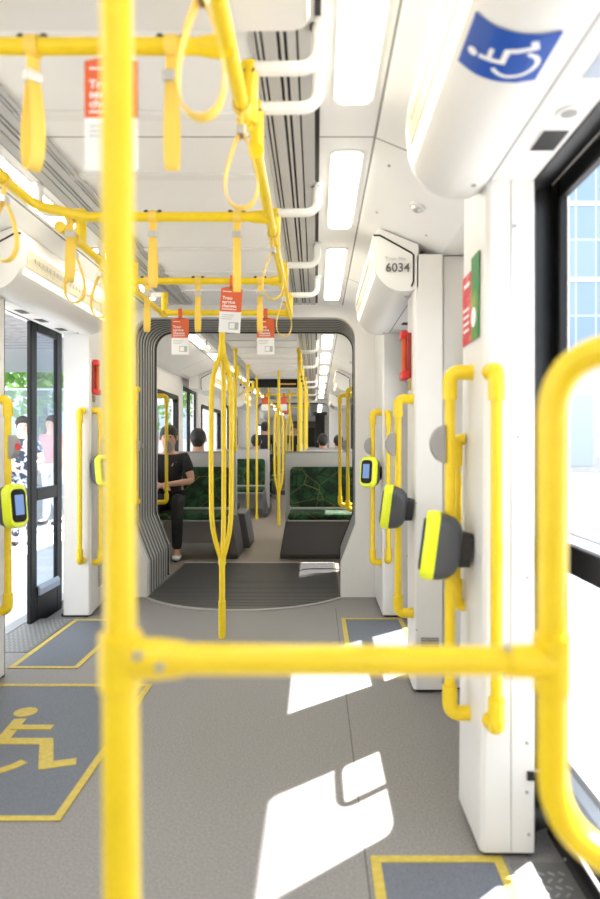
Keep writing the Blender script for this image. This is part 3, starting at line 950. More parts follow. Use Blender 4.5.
def reader(x, y, z, d, off, label, tilt=0):
    """smart card reader: faces along d; the rail is behind it"""
    d = Vector(d).normalized()
    side = Vector((0, 0, 1)).cross(d).normalized()
    M = Matrix((side, d.cross(side), d)).transposed().to_4x4() @ Matrix.Scale(.87, 4); M.translation = Vector((x, y, z))
    t = thing('card_reader', label, 'card reader', (x, y, z))
    def lay(cfg, name, mt, par=None):
        m = MB(); first = True; n = None
        for (zz, w_, h_, r_, dy) in cfg:
            P = rrect(0, dy, w_, h_, r_, 5)
            m.v += [Vector((p[0], p[1], zz)) for p in P]; n = len(P)
        L_ = len(cfg)
        for i in range(L_ - 1):
            for k_ in range(n):
                l = (k_ + 1) % n; m.face([i * n + k_, i * n + l, (i + 1) * n + l, (i + 1) * n + k_])
        m.face(list(reversed(range(n)))); m.face([(L_ - 1) * n + i for i in range(n)])
        return m.build(name, mt, par or t, smooth=True, M=M)
    lay([(-.105, .065, .115, .025, 0), (-.05, .075, .135, .03, 0)], 'mount', BLACK)
    lay([(-.066, .080, .13, .035, 0), (-.058, .100, .17, .045, 0), (-.035, .122, .212, .05, 0), (-.005, .133, .230, .05, 0), (.035, .137, .238, .05, 0)], 'body', DARK)
    lay([(.016, .139, .240, .05, 0), (.034, .141, .243, .05, 0), (.055, .134, .236, .048, 0), (.063, .120, .222, .045, 0)], 'bezel', YDISC)
    fp = lay([(.060, .098, .182, .030, 0), (.067, .096, .180, .03, 0), (.070, .088, .172, .026, 0)], 'face_panel', BLACKG)
    lay([(.0695, .060, .110, .004, .004), (.0712, .060, .110, .004, .004)], 'screen', SCREEN, fp)
    return t

# right side
handrail(.412, 1.97, 1.40, .352, (1, 0, 0), .07, 'yellow grab rail on the near right pillar, carrying the largest card reader')
handrail(.497, 1.762, 1.385, .395, (0, 1, 0), .057, 'slim yellow grab rail on the front face of the near right pillar')
handrail(.452, 2.045, 1.195, .665, (1, 0, 0), .02, 'short slim yellow rail close behind the near card reader', .010)
handrail(.392, 3.06, 1.395, .372, (1, 0, 0), .07, 'yellow grab rail on the second right pillar with card reader and grey button')
handrail(.487, 4.295, 1.385, .393, (0, 1, 0), .055, 'slim yellow grab rail on the front of the third right pillar beside the far door')
handrail(.390, 4.41, 1.398, .366, (1, 0, 0), .062, 'thin yellow grab rail right of the gangway with small card reader')
handrail(.300, 6.05, 1.70, .56, (1, 0, 0), .425, 'yellow grab rail just inside the second car at the right edge of the gangway')
handrail(.235, 6.28, 1.66, .58, (1, 0, 0), .49, 'yellow grab rail in the second car left of another by the right gangway edge')
# left side
handrail(-1.502, 3.12, 1.397, .366, (-1, 0, 0), .07, 'yellow grab rail at the left edge of the photo with card reader')
handrail(-1.585, 4.292, 1.405, .388, (0, 1, 0), .058, 'slim yellow grab rail on the front of the left rear pillar')
handrail(-1.484, 4.41, 1.41, .366, (-1, 0, 0), .063, 'yellow grab rail on the side of the left rear pillar with card reader')
handrail(-1.375, 4.86, 1.60, .74, (0, 1, 0), .068, 'thin yellow grab rail on the white wall left of the gangway')
handrail(-1.49, 6.38, 1.66, .60, (-1, 0, 0), .23, 'dark yellow grab rail beside the seated man inside the second car')

stop_button(.405, 1.97, 1.18, (-1, 0, 0), 'grey stop button on the rail above the largest card reader')
stop_button(.385, 3.06, 1.18, (-1, 0, 0), 'grey stop button on the rail above the middle right card reader')
stop_button(.384, 4.41, 1.165, (-1, 0, 0), 'grey stop button on the rail right of the gangway')
stop_button(-1.492, 3.12, 1.167, (.9, -.4, 0), 'grey stop button with red push at the left edge', red=True)
stop_button(-1.476, 4.41, 1.155, (.9, -.4, 0), 'grey stop button on the rail of the left rear pillar')
stop_button(-1.365, 4.84, 1.165, (1, 0, 0), 'small grey stop button left of the gangway', .8)
stop_button(.295, 6.05, 1.16, (-1, 0, 0), 'grey stop button on the rail inside the right gangway edge')
stop_button(-1.485, 6.38, 1.15, (1, 0, 0), 'grey stop button in front of the seated man')

reader(.382, 1.955, .868, (-1, .16, .13), 0, 'large yellow and dark grey card reader on the near right rail')
reader(.372, 3.05, .878, (-1, .16, .13), 0, 'yellow and dark grey card reader on the middle right rail')
reader(.375, 4.36, .988, (-.62, -.78, .10), 0, 'small card reader with lit blue screen right of the gangway')
reader(-1.463, 3.06, .882, (.93, -.36, .10), 0, 'card reader with lit screen on the rail at the left edge')
reader(-1.470, 4.37, .998, (.86, -.5, .10), 0, 'card reader half behind the tall near pole on the left')

# short inverted U grab rail on the window sill between the right pillars
t = thing('window_grab_loop', 'small yellow looped grab rail below the window between the right pillars', 'handrail', (.64, 2.7, .5))
MB().tube(fillet([(.72, 2.53, .55), (.63, 2.53, .55), (.63, 2.53, 1.04), (.63, 2.80, 1.04), (.63, 2.80, .55), (.72, 2.80, .55)], .07, 8), .014, 12).build('loop', YEL, t, smooth=True)

# ------------------------------------------------------------------ foreground rail screen
t = thing('pole_and_barrier_rail', 'blurred tall yellow pole in the foreground with cross bar and rounded loop', 'grab pole', (-.19, .64, 0))
A0, A1 = Vector((-.1895, .64, 0)), Vector((-.2035, .64, 2.25))
def onA(z): return A0 + (A1 - A0) * (z / 2.25)
MB().tube([onA(0), onA(2.25)], .0158, 24).build('pole', YEL, t, smooth=True)
MB().tube([onA(0.02), onA(.945)], .0182, 24).build('pole_sleeve', YEL, t, smooth=True)
zj = EYE - .215
MB().cyl(onA(zj - .028), onA(zj + .026), .0215, 24).build('clamp', YEL, t, smooth=True)
B = Vector((.262, .71, EYE - .241))
a = onA(zj) + Vector((.008, 0, 0))
dirb = (B - a).normalized()
MB().tube([a, a + dirb * .030, a + dirb * .055], [.021, .0205, .0175], 20).build('clamp_collar', YEL, t, smooth=True)
MB().tube([a, B], .0158, 24).build('cross_bar', YEL, t, smooth=True)
MB().tube([B - dirb * .055, B - dirb * .02, B], [.0178, .0185, .021], 20).build('clamp_collar', YEL, t, smooth=True)
for px_, py_ in ((138, 655), (160, 667)):
    p = Vector(((px_ - 316) / 1000 * .97, .616, EYE + (444 - py_) / 1000 * .97))
    MB().cyl(p + Vector((0, .006, 0)), p, .0042, 12).build('bolt', SCREW, t)
for px_, py_ in ((481, 657), (508, 648), (513, 667)):
    p = Vector(((px_ - 316) / 900 * .97, .688, EYE + (444 - py_) / 900 * .97))
    MB().cyl(p + Vector((0, .006, 0)), p, .0036, 12).build('bolt', SCREW, t)
d = Vector((.72, -.69, 0)).normalized()
zt, zb = EYE + .100, EYE - .435
lp = [B + Vector((0, 0, 0)), Vector((B.x, B.y, zt)), Vector((B.x, B.y, zt)) + d * .40, Vector((B.x, B.y, zb)) + d * .40, Vector((B.x, B.y, zb))]
# rounded rectangle loop
core = fillet([Vector((B.x, B.y, (zt + zb) / 2)), lp[1], lp[2], lp[3], lp[4], Vector((B.x, B.y, (zt + zb) / 2 - .001))], .075, 10)
MB().tube(core[:-1], .0165, 20, closed=True).build('loop', YEL, t, smooth=True)
MB().cyl(Vector((B.x, B.y, B.z - .033)), Vector((B.x, B.y, B.z + .03)), .0205, 24).build('clamp', YEL, t, smooth=True)
e = Vector((B.x, B.y, 0)) + d * .40
MB().tube([Vector((e.x, e.y, 0)), Vector((e.x, e.y, zb + .05))], .0165, 20).build('foot_post', YEL, t, smooth=True)

# ------------------------------------------------------------------ centre pole with three prongs
def trident(x, y, label, z_top=2.0, zs=(1.745, .475), fine=16, rr=.068):
    t = thing('three_pronged_pole', label, 'grab pole', (x, y, 0))
    zu, zl = zs
    MB().tube([(x, y, zu - .02), (x, y, z_top)], .0185, fine).build('upper_tube', YEL, t, smooth=True)
    MB().tube([(x, y, .02), (x, y, zl + .02)], .0185, fine).build('lower_tube', YEL, t, smooth=True)
    MB().tube([(x, y, 0), (x, y, .225)], .0225, fine).build('base_sleeve', YEL, t, smooth=True)
    for k in range(3):
        a = math.radians(90 + 120 * k)
        c, s_ = math.cos(a), math.sin(a)
        P = lambda r_, z: Vector((x + c * r_, y + s_ * r_, z))
        path = fillet([P(.004, zu), P(rr * .75, zu - .12), P(rr, zu - .24), P(rr * 1.05, (zu + zl) / 2), P(rr, zl + .26), P(rr * .72, zl + .13), P(.004, zl)], .12, 5)
        MB().tube(path, .0150, fine).build('prong', YEL, t, smooth=True)
    MB().tube([(x, y, zu - .05), (x, y, zu + .03)], .0235, fine).build('upper_collar', YEL, t, smooth=True)
    MB().tube([(x, y, zl - .03), (x, y, zl + .05)], .0235, fine).build('lower_collar', YEL, t, smooth=True)
    return t
trident(-.572, 3.90, 'yellow three pronged grab pole standing in the middle of the near car')
trident(-.54, 9.3, 'distant yellow three pronged grab pole in the second car', z_top=2.25)

# ------------------------------------------------------------------ overhead rails
ZR, ZT = 2.0, 2.13
XR, XL = -.168, -.965
t = thing('overhead_grab_rail', 'yellow overhead grab rails with cross bars hung on white arms, nearest car', 'overhead rail', (CX, 2, ZR))
brk = [1.62, 1.81, 2.63, 3.40, 4.08]
def bracket(x, y, sgn, par):
    m = MB()
    m.tube([(x, y, ZT + .012), (x, y, ZR - .01)], [.023, .019], 12); m.build('bracket', YEL, par, smooth=True)
    for dz in (0, -.0):
        MB().cyl((x - .012, y - .0235, ZT - .015), (x - .012, y - .018, ZT - .015), .003, 8).build('bolt', SCREW, par)
        MB().cyl((x + .012, y - .0235, ZT - .015), (x + .012, y - .018, ZT - .015), .003, 8).build('bolt', SCREW, par)
    # white arm to the ceiling beside the slatted diffuser
    path = fillet([(x, y, ZT), (x + sgn * .175, y, ZT), (x + sgn * .175, y, 2.245)], .055, 8)
    MB().tube(path, .0175, 14).build('white_arm', WTUBE, par, smooth=True)
    MB().cyl((x + sgn * .175, y, 2.235), (x + sgn * .175, y, 2.25), .026, 18).build('arm_base', WTUBE, par)
for y in brk:
    bracket(XR, y, 1, t); bracket(XL, y, -1, t)
def rail_seg(x, ya, yb, par, endcap=True):
    MB().tube([(x, ya, ZR), (x, yb, ZR)], .0172, 16).build('rail', YEL, par, smooth=True)
    for yy in (ya, yb):
        MB().tube([(x, yy - .012, ZR), (x, yy + .012, ZR)], .0215, 16).build('rail_collar', YEL, par, smooth=True)
rail_seg(XR - .012, .25, 1.63, t)
rail_seg(XR, 1.80, 2.62, t); rail_seg(XR, 2.64, 3.39, t); rail_seg(XR, 3.41, 4.08, t)
# the left rail bends into the second cross bar
p = fillet([(XL, .3, ZR), (XL, 2.20, ZR), (XL + .14, 2.31, ZR)], .05, 6)
MB().tube(p, .0172, 16).build('rail', YEL, t, smooth=True)
rail_seg(XL, 2.42, 3.39, t); rail_seg(XL, 3.41, 4.02, t)
cb = [(1.32, XL, XR), (2.31, XL + .10, XR), (3.22, XL, XR), (4.0, XL + .03, XR)]
for (y, a, b) in cb:
    MB().tube([(a, y, ZR), (b, y, ZR)], .0172, 16).build('cross_bar', YEL, t, smooth=True)
    MB().tube([(b - .075, y, ZR), (b - .05, y, ZR), (b, y, ZR)], [.0175, .022, .025], 16).build('joint', YEL, t, smooth=True)
    if a == XL: MB().tube([(a, y, ZR), (a + .05, y, ZR), (a + .075, y, ZR)], [.025, .022, .0175], 16).build('joint', YEL, t, smooth=True)

# hanging straps
def strap(x, y, along, label, ln=.255, twist=0, detail=True, zr=ZR, grp='hanging straps of the nearest car', open_=1.0):
    """along: 'x' the bar runs across the tram, 'y' it runs along it"""
    t = thing('hanging_strap', label, 'hanging strap', (x, y, zr), grp)
    ax = Vector((1, 0, 0)) if along == 'x' else Vector((0, 1, 0))
    ax2 = Matrix.Rotation(twist, 3, 'Z') @ ax
    pl = ax2.cross(Vector((0, 0, 1)))
    C = Vector((x, y, zr))
    w_ = .026
    loop = [C + (pl0 * math.cos(a) + Vector((0, 0, 1)) * math.sin(a)) * .0205 for pl0 in [ax.cross(Vector((0, 0, 1)))] for a in [2 * PI * k / 16 for k in range(16)]]
    MB().band(loop, ax, w_, .003, closed=True).build('rail_sleeve', YELD, t)
    MB().band([C + Vector((0, 0, -.018)), C + Vector((0, 0, -.075))], ax2, w_, .004).build('hanger', YELD, t)
    if detail:
        for s_ in (-1, 1):
            MB().ellipsoid(C + ax * (s_ * .024) + Vector((0, 0, .013)), (.0105, .0125, .0125), 10, 8).build('clamp_screw', BLACK, t, smooth=True)
    cz = C + Vector((0, 0, -.062))
    R_ = Matrix.Rotation(twist, 3, 'Z')
    a_, b_ = (.017, .011) if along == 'x' else (.011, .017)
    MB().box((cz.x - a_, cz.y - b_, cz.z - .013), (cz.x + a_, cz.y + b_, cz.z + .010), R_, cz).build('buckle', METAL if detail else DARK, t, bevel=.003)
    o = C + Vector((0, 0, -.07)); L_ = ln - .07; W_ = .040 * open_
    pts = []
    for k in range(29):
        u = k / 28 * 2 * PI
        zz = -L_ / 2 * (1 - math.cos(u))
        ww = W_ * math.sin(u) * (.35 + .65 * (0.5 - 0.5 * math.cos(u)) ) * (1.35)
        pts.append(o + Vector((0, 0, zz)) + pl * ww)
    MB().band(pts[:-1], ax2, w_, .0035, closed=True).build('loop', YELD, t, smooth=True)
    return t
def bx_at(px, y): return (px - 316) * y / F
strap(bx_at(33, 1.32), 1.32, 'x', 'hanging strap nearest the upper left corner of the photo', twist=.8, open_=.75)
strap(bx_at(172, 1.32), 1.32, 'x', 'hanging strap on the nearest cross bar, right of the tall foreground pole', open_=.5)
strap(bx_at(70, 2.31), 2.31, 'x', 'hanging strap on the second cross bar at its left bend', twist=.5, ln=.235)
strap(bx_at(153, 2.31), 2.31, 'x', 'hanging strap on the second cross bar, just right of the foreground pole', open_=.5)
strap(bx_at(237, 2.31), 2.31, 'x', 'hanging strap on the second cross bar above the orange card', ln=.27, open_=.4)
strap(bx_at(147, 3.22), 3.22, 'x', 'hanging strap at the left end of the third cross bar', open_=.5)
strap(bx_at(198, 3.22), 3.22, 'x', 'hanging strap on the third cross bar left of the middle card', open_=.5)
strap(bx_at(260, 3.22), 3.22, 'x', 'hanging strap on the third cross bar right of the middle card', open_=.5)
strap(XR - .026, 1.08, 'y', 'wide open hanging strap at the top of the photo on the right rail', ln=.27)
strap(XR - .012, 1.55, 'y', 'open hanging strap on the right rail below the first white arms', ln=.25)
strap(XR, 2.50, 'y', 'open hanging strap on the right rail just past the second cross bar')
strap(XR, 3.36, 'y', 'open hanging strap at the far end of the right rail, near the gangway')
strap(XL, 1.98, 'y', 'open hanging strap on the left rail at the left edge of the photo')
strap(XL, 2.56, 'y', 'open hanging strap on the left rail just past the bend')
strap(XL, 2.86, 'y', 'open hanging strap on the left rail half hidden by the foreground pole')

# hanging cards
def card(x, y, label, txt=True, s_=1.0, tilt=0, zr=ZR):
    t = thing('hanging_card', label, 'notice card', (x, y, zr))
    M = Matrix.Translation((x, y - .024, zr)) @ Matrix.Rotation(tilt, 4, 'Y') @ Matrix.Rotation(PI / 2, 4, 'X')
    w_ = .108
    m = MB(); m.slab([(-.012, -.045), (.012, -.045), (.012, .022), (-.012, .022)], -.001, .001); m.build('hook', ORANGE, t, M=M)
    m = MB(); m.slab([(-w_ / 2, -.16), (w_ / 2, -.16), (w_ / 2, -.045), (.02, -.037), (-.02, -.037), (-w_ / 2, -.045)], -.001, .001); op = m.build('orange_panel', ORANGE, t, M=M)
    m = MB(); m.slab([(-w_ / 2, -.265), (w_ / 2, -.265), (w_ / 2, -.16), (-w_ / 2, -.16)], -.001, .001); wp = m.build('white_panel', CARDW, t, M=M)
    if txt:
        for i, s2 in enumerate(('Tram', 'service', 'changes')):
            text(s2, .023, M @ Matrix.Translation((-.044, -.093 - .0195 * i, .0015)), WPAINT, op, 'heading_text', .0004, 'LEFT')
        for zz in (-.062, -.150): MB().box((-.044, zz, .0008), (.0 if zz > -.1 else .03, zz + .004, .0016)).build('small_print', CARDW, op, M=M)
        for k in range(3): MB().box((-.044, -.178 - .010 * k, .0008), (.02 - .006 * k, -.1755 - .010 * k, .0016)).build('small_print', CARDG, wp, M=M)
        MB().box((-.005, -.248, .0008), (.044, -.212, .0016)).build('printed_panel', CARDG, wp, M=M)
        MB().box((-.001, -.244, .0014), (.025, -.216, .0022)).build('pale_print', CARDW, wp, M=M)
    return t
card(bx_at(115, 1.32), 1.32, 'blurred orange and white card hidden behind the tall foreground pole')
card(bx_at(233, 3.22), 3.22, 'orange and white card hanging from the third cross bar, largest unobstructed one', tilt=.06)
card(bx_at(181, 4.0), 4.0, 'orange and white card at the left end of the farthest near cross bar')
card(bx_at(266, 4.0), 4.0, 'orange and white card right of the centre pole, against the gangway top')

# display box hanging under the ceiling above the camera
t = thing('ceiling_display_box', 'white rounded box under the ceiling at the top edge of the photo', 'display', (-.55, 1.35, 2.2))
MB().slab(rrect(-.53, 1.36, 1.03, .30, .05), 2.15, 2.25).build('housing', WSHINY, t, bevel=.008)

# ------------------------------------------------------------------ seats of the second car
def seat(side, yf, facing, label, x_in, x_out, base_in, shell=True, h_shell=1.09):
    """double seat; facing -1 looks towards the camera. yf: front edge of the base. x values in tram space, side 1 right"""
    t = thing('double_seat', label, 'seat', ((x_in + x_out) / 2, yf, 0))
    f = -facing   # direction from the front edge to the backrest
    Y = lambda d: yf + f * d
    lo, hi = sorted((x_in, x_out))
    # base: tapered box
    m = MB()
    def loft(secs, mt, name, bevel=.01, parent=t):
        m = MB()
        for (x0, x1, y0, y1, z) in secs:
            m.v += [Vector((x0, y0, z)), Vector((x1, y0, z)), Vector((x1, y1, z)), Vector((x0, y1, z))]
        n = len(secs)
        m.face([3, 2, 1, 0]); m.face([(n - 1) * 4 + k for k in range(4)])
        for i in range(n - 1):
            for k in range(4):
                l = (k + 1) % 4; m.face([i * 4 + k, i * 4 + l, i * 4 + 4 + l, i * 4 + 4 + k])
        return m.build(name, mt, parent, bevel=bevel)
    bi = base_in; inner = 1 if side < 0 else -1    # direction from the wall to the aisle
    w0 = (bi, x_out) if side > 0 else (x_out, bi)
    w1 = (bi - inner * .06, x_out) if side > 0 else (x_out, bi - inner * .06)
    loft([(*w0, Y(.03), Y(.52), 0), (*w0, Y(0), Y(.52), .05), (*w1, Y(-.02), Y(.55), .395)], SEATG, 'base')
    cu = loft([(lo, hi, Y(.0), Y(.50), .397), (lo, hi, Y(-.02), Y(.50), .44), (lo + .01, hi - .01, Y(.0), Y(.49), .475)], MOQ, 'cushion', .02)
    MB().box((lo, min(Y(.36), Y(.43)), .470), (hi, max(Y(.36), Y(.43)), .494)).build('trim_strip', SHELL, cu)
    MB().box((lo, min(Y(-.032), Y(.02)), .392), (hi, max(Y(-.032), Y(.02)), .402)).build('trim_strip', SHELL, cu)
    # backrest: leaning panel with rounded top corners
    mid = (lo + hi) / 2; wd = hi - lo
    M = frame_mat((mid, Y(.47), .70), (1, 0, 0), (0, f * .13, 1))
    m = MB(); m.slab(rrect(0, 0, wd, .46, .05), -.03, .03); m.build('backrest', MOQ, t, bevel=.015, M=M)
    if shell:
        a, b = (lo - (.06 if side > 0 else 0), hi + (.07 if side < 0 else 0))
        M2 = frame_mat(((a + b) / 2, Y(.575), h_shell / 2 + .04), (1, 0, 0), (0, 0, 1))
        m = MB(); m.slab(rrect(0, 0, b - a, h_shell - .08, .05), -.022, .022); sh = m.build('shell', SHELL, t, bevel=.01, M=M2)
        MB().box((a, Y(.575) - .026, h_shell - .004), (b, Y(.575) + .026, h_shell + .008)).build('cap_strip', GREYP, sh, bevel=.003)
    return t
seat(1, 6.55, -1, 'green patterned double seat facing the camera on the right beyond the gangway', -.285, .64, -.37)
seat(-1, 6.55, -1, 'green patterned double seat facing the camera on the left, beside the seated man', -1.70, -.95, -.80)
seat(1, 7.78, 1, 'double seat facing away on the right behind the first right seat', -.285, .64, -.37, shell=False)
seat(-1, 7.78, 1, 'double seat facing away on the left behind the man in black', -1.70, -.92, -.75, shell=False)
seat(-1, 10.3, -1, 'green double seat facing the camera on the left, second row along the aisle', -1.70, -.86, -.80)
seat(1, 10.3, -1, 'green double seat facing the camera on the right, second row along the aisle', -.25, .64, -.30)
seat(-1, 11.55, 1, 'double seat facing away in the left second row of the second car', -1.70, -.86, -.80, shell=False)
seat(1, 11.55, 1, 'double seat facing away in the right second row of the second car', -.25, .64, -.30, shell=False)
seat(-1, 13.9, -1, 'distant green double seat at the far left of the second car', -1.70, -.86, -.80)
seat(1, 13.9, -1, 'distant green double seat at the far right of the second car', -.25, .64, -.30)
seat(-1, 17.0, -1, 'tiny green double seat on the left of the last car', -1.70, -.86, -.80)
seat(1, 17.0, -1, 'tiny green double seat on the right of the last car', -.25, .64, -.30)

# poles of the second car
def pole(x, y, z0, label, z1=2.25, r=.0175, disc=False):
    t = thing('grab_pole', label, 'grab pole', (x, y, z0))
    MB().tube([(x, y, z0), (x, y, z1)], r, 14).build('tube', YEL, t, smooth=True)
    MB().tube([(x, y, z1 - .05), (x, y, z1)], r + .009, 14).build('top_flange', YEL, t, smooth=True)
    MB().tube([(x, y, z0), (x, y, z0 + .07)], r + .007, 14).build('bottom_flange', YEL, t, smooth=True)
    return t
pole(-.190, 7.14, 1.10, 'thick yellow pole rising from the end of the first right seat')
pole(-.188, 7.9, 0, 'yellow pole beside the right seat that faces away')
pole(-.170, 10.1, 0, 'yellow pole at the aisle side of the right second row')
pole(-.170, 10.92, 1.10, 'yellow pole on the shell of the right second row seat')
pole(-.172, 12.2, 0, 'yellow pole on the right, just before the far right seat')
pole(-.93, 10.05, 0, 'thin yellow floor pole at the aisle side of the left second row')
pole(-.90, 7.14, 1.10, 'yellow pole rising from the end of the first left seat')
pole(-.915, 8.6, 0, 'yellow pole on the left before the distant door')
pole(-.90, 12.2, 0, 'yellow pole on the left, just before the far left seat')
pole(-.82, 13.7, 0, 'yellow pole beside the standing passenger in navy')
pole(-.30, 13.4, 0, 'thin yellow pole near the far gangway, right of the aisle')
for i, (x, y) in enumerate(((-.80, 16.6), (-.3, 16.6), (-.75, 18.3), (-.35, 18.3), (-.78, 20), (-.3, 20))):
    pole(x, y, 0, 'tiny yellow pole in the last car, %s of the aisle, %s' % ('left' if i % 2 == 0 else 'right', ('nearest', 'middle', 'farthest')[i // 2]))
trident(-.52, 12.6, 'tiny yellow three pronged pole far down the second car', z_top=2.25, fine=10)

# overhead rails of the second car
t = thing('overhead_grab_rail', 'distant yellow overhead grab rails running down the second car', 'overhead rail', (CX, 9, ZR))
for x, sg in ((XR, 1), (XL, -1)):
    for (a, b) in ((6.5, 9.9), (10.6, 14.4)):
        MB().tube([(x, a, ZR), (x, b, ZR)], .0172, 12).build('rail', YEL, t, smooth=True)
    for y in (6.6, 7.9, 9.8, 10.7, 12.4, 14.3): bracket(x, y, sg, t)
for y in (10.66, 14.35):
    MB().tube([(XL, y, ZR), (XR, y, ZR)], .0172, 12).build('cross_bar', YEL, t, smooth=True)
for i, y in enumerate((6.9, 7.25, 7.6, 8.2, 8.6, 9.0, 9.4)):
    strap(XL, y, 'y', 'row of small hanging straps on the left rail of the second car', detail=False, grp='hanging straps on the left rail of the second car')
for i, y in enumerate((7.2, 7.7, 8.3, 8.9)):
    strap(XR, y, 'y', 'row of small hanging straps on the right rail of the second car', detail=False, grp='hanging straps on the right rail of the second car')
card(bx_at(265, 10.66), 10.66, 'tiny orange and white card down the second car, left of the other', txt=False)
card(bx_at(284, 10.66), 10.66, 'tiny orange and white card down the second car, right of the other', txt=False)
card(bx_at(287, 14.35), 14.35, 'tiniest orange card on the far cross bar', txt=False)

# passenger display
t = thing('passenger_display', 'black passenger information display with dim amber text under the second car ceiling', 'display', (-.62, 10.4, 2.1))
MB().box((-1.08, 10.38, 2.10), (-.20, 10.48, 2.235)).build('housing', BLACKG, t, bevel=.008)
MB().box((-.62, 10.376, 2.145), (-.33, 10.381, 2.160)).build('amber_text', mat('amber_led', (.4, .2, .02), .5, emit=(.9, .42, .05), strength=.6), t)
# tall dark cab door at the far end
t = thing('cab_door', 'dark door with window at the far end of the tram', 'door', (-.3, 24.4, 0))
MB().box((-.9, 24.40, 0), (.1, 24.49, 2.05)).build('leaf', DARK, t)
MB().box((-.75, 24.39, 1.0), (-.05, 24.41, 1.8)).build('pane', BLACKG, t)
t = thing('equipment_cabinet', 'dark tall cabinet standing at the right of the far gangway', 'cabinet', (.1, 15.9, 0))
MB().box((-.02, 16.25, 0), (.22, 16.5, 1.98)).build('body', BLACK, t)
MB().box((-.06, 16.22, 1.92), (.28, 16.5, 1.99)).build('top_box', DARK, t)

# ------------------------------------------------------------------ people
def skin_mesh(name, V, E, R, mt, parent=None, sub=2):
    me = bpy.data.meshes.new(name); me.from_pydata([tuple(v) for v in V], E, []); o = bpy.data.objects.new(name, me); COL.objects.link(o)
    md = o.modifiers.new('skin', 'SKIN'); md.use_smooth_shade = True
    for i, r_ in enumerate(R):
        sv = me.skin_vertices[0].data[i]
        sv.radius = (r_, r_) if not isinstance(r_, tuple) else r_
        sv.use_root = (i == 0)
    sb = o.modifiers.new('sub', 'SUBSURF'); sb.levels = sub; sb.render_levels = sub
    dg = bpy.context.evaluated_depsgraph_get()
    m2 = bpy.data.meshes.new_from_object(o.evaluated_get(dg))
    o.modifiers.clear(); o.data = m2; m2.name = name
    m2.materials.clear(); m2.materials.append(mt)
    for p in m2.polygons: p.use_smooth = True
    if parent is not None:
        o.parent = parent
    return o

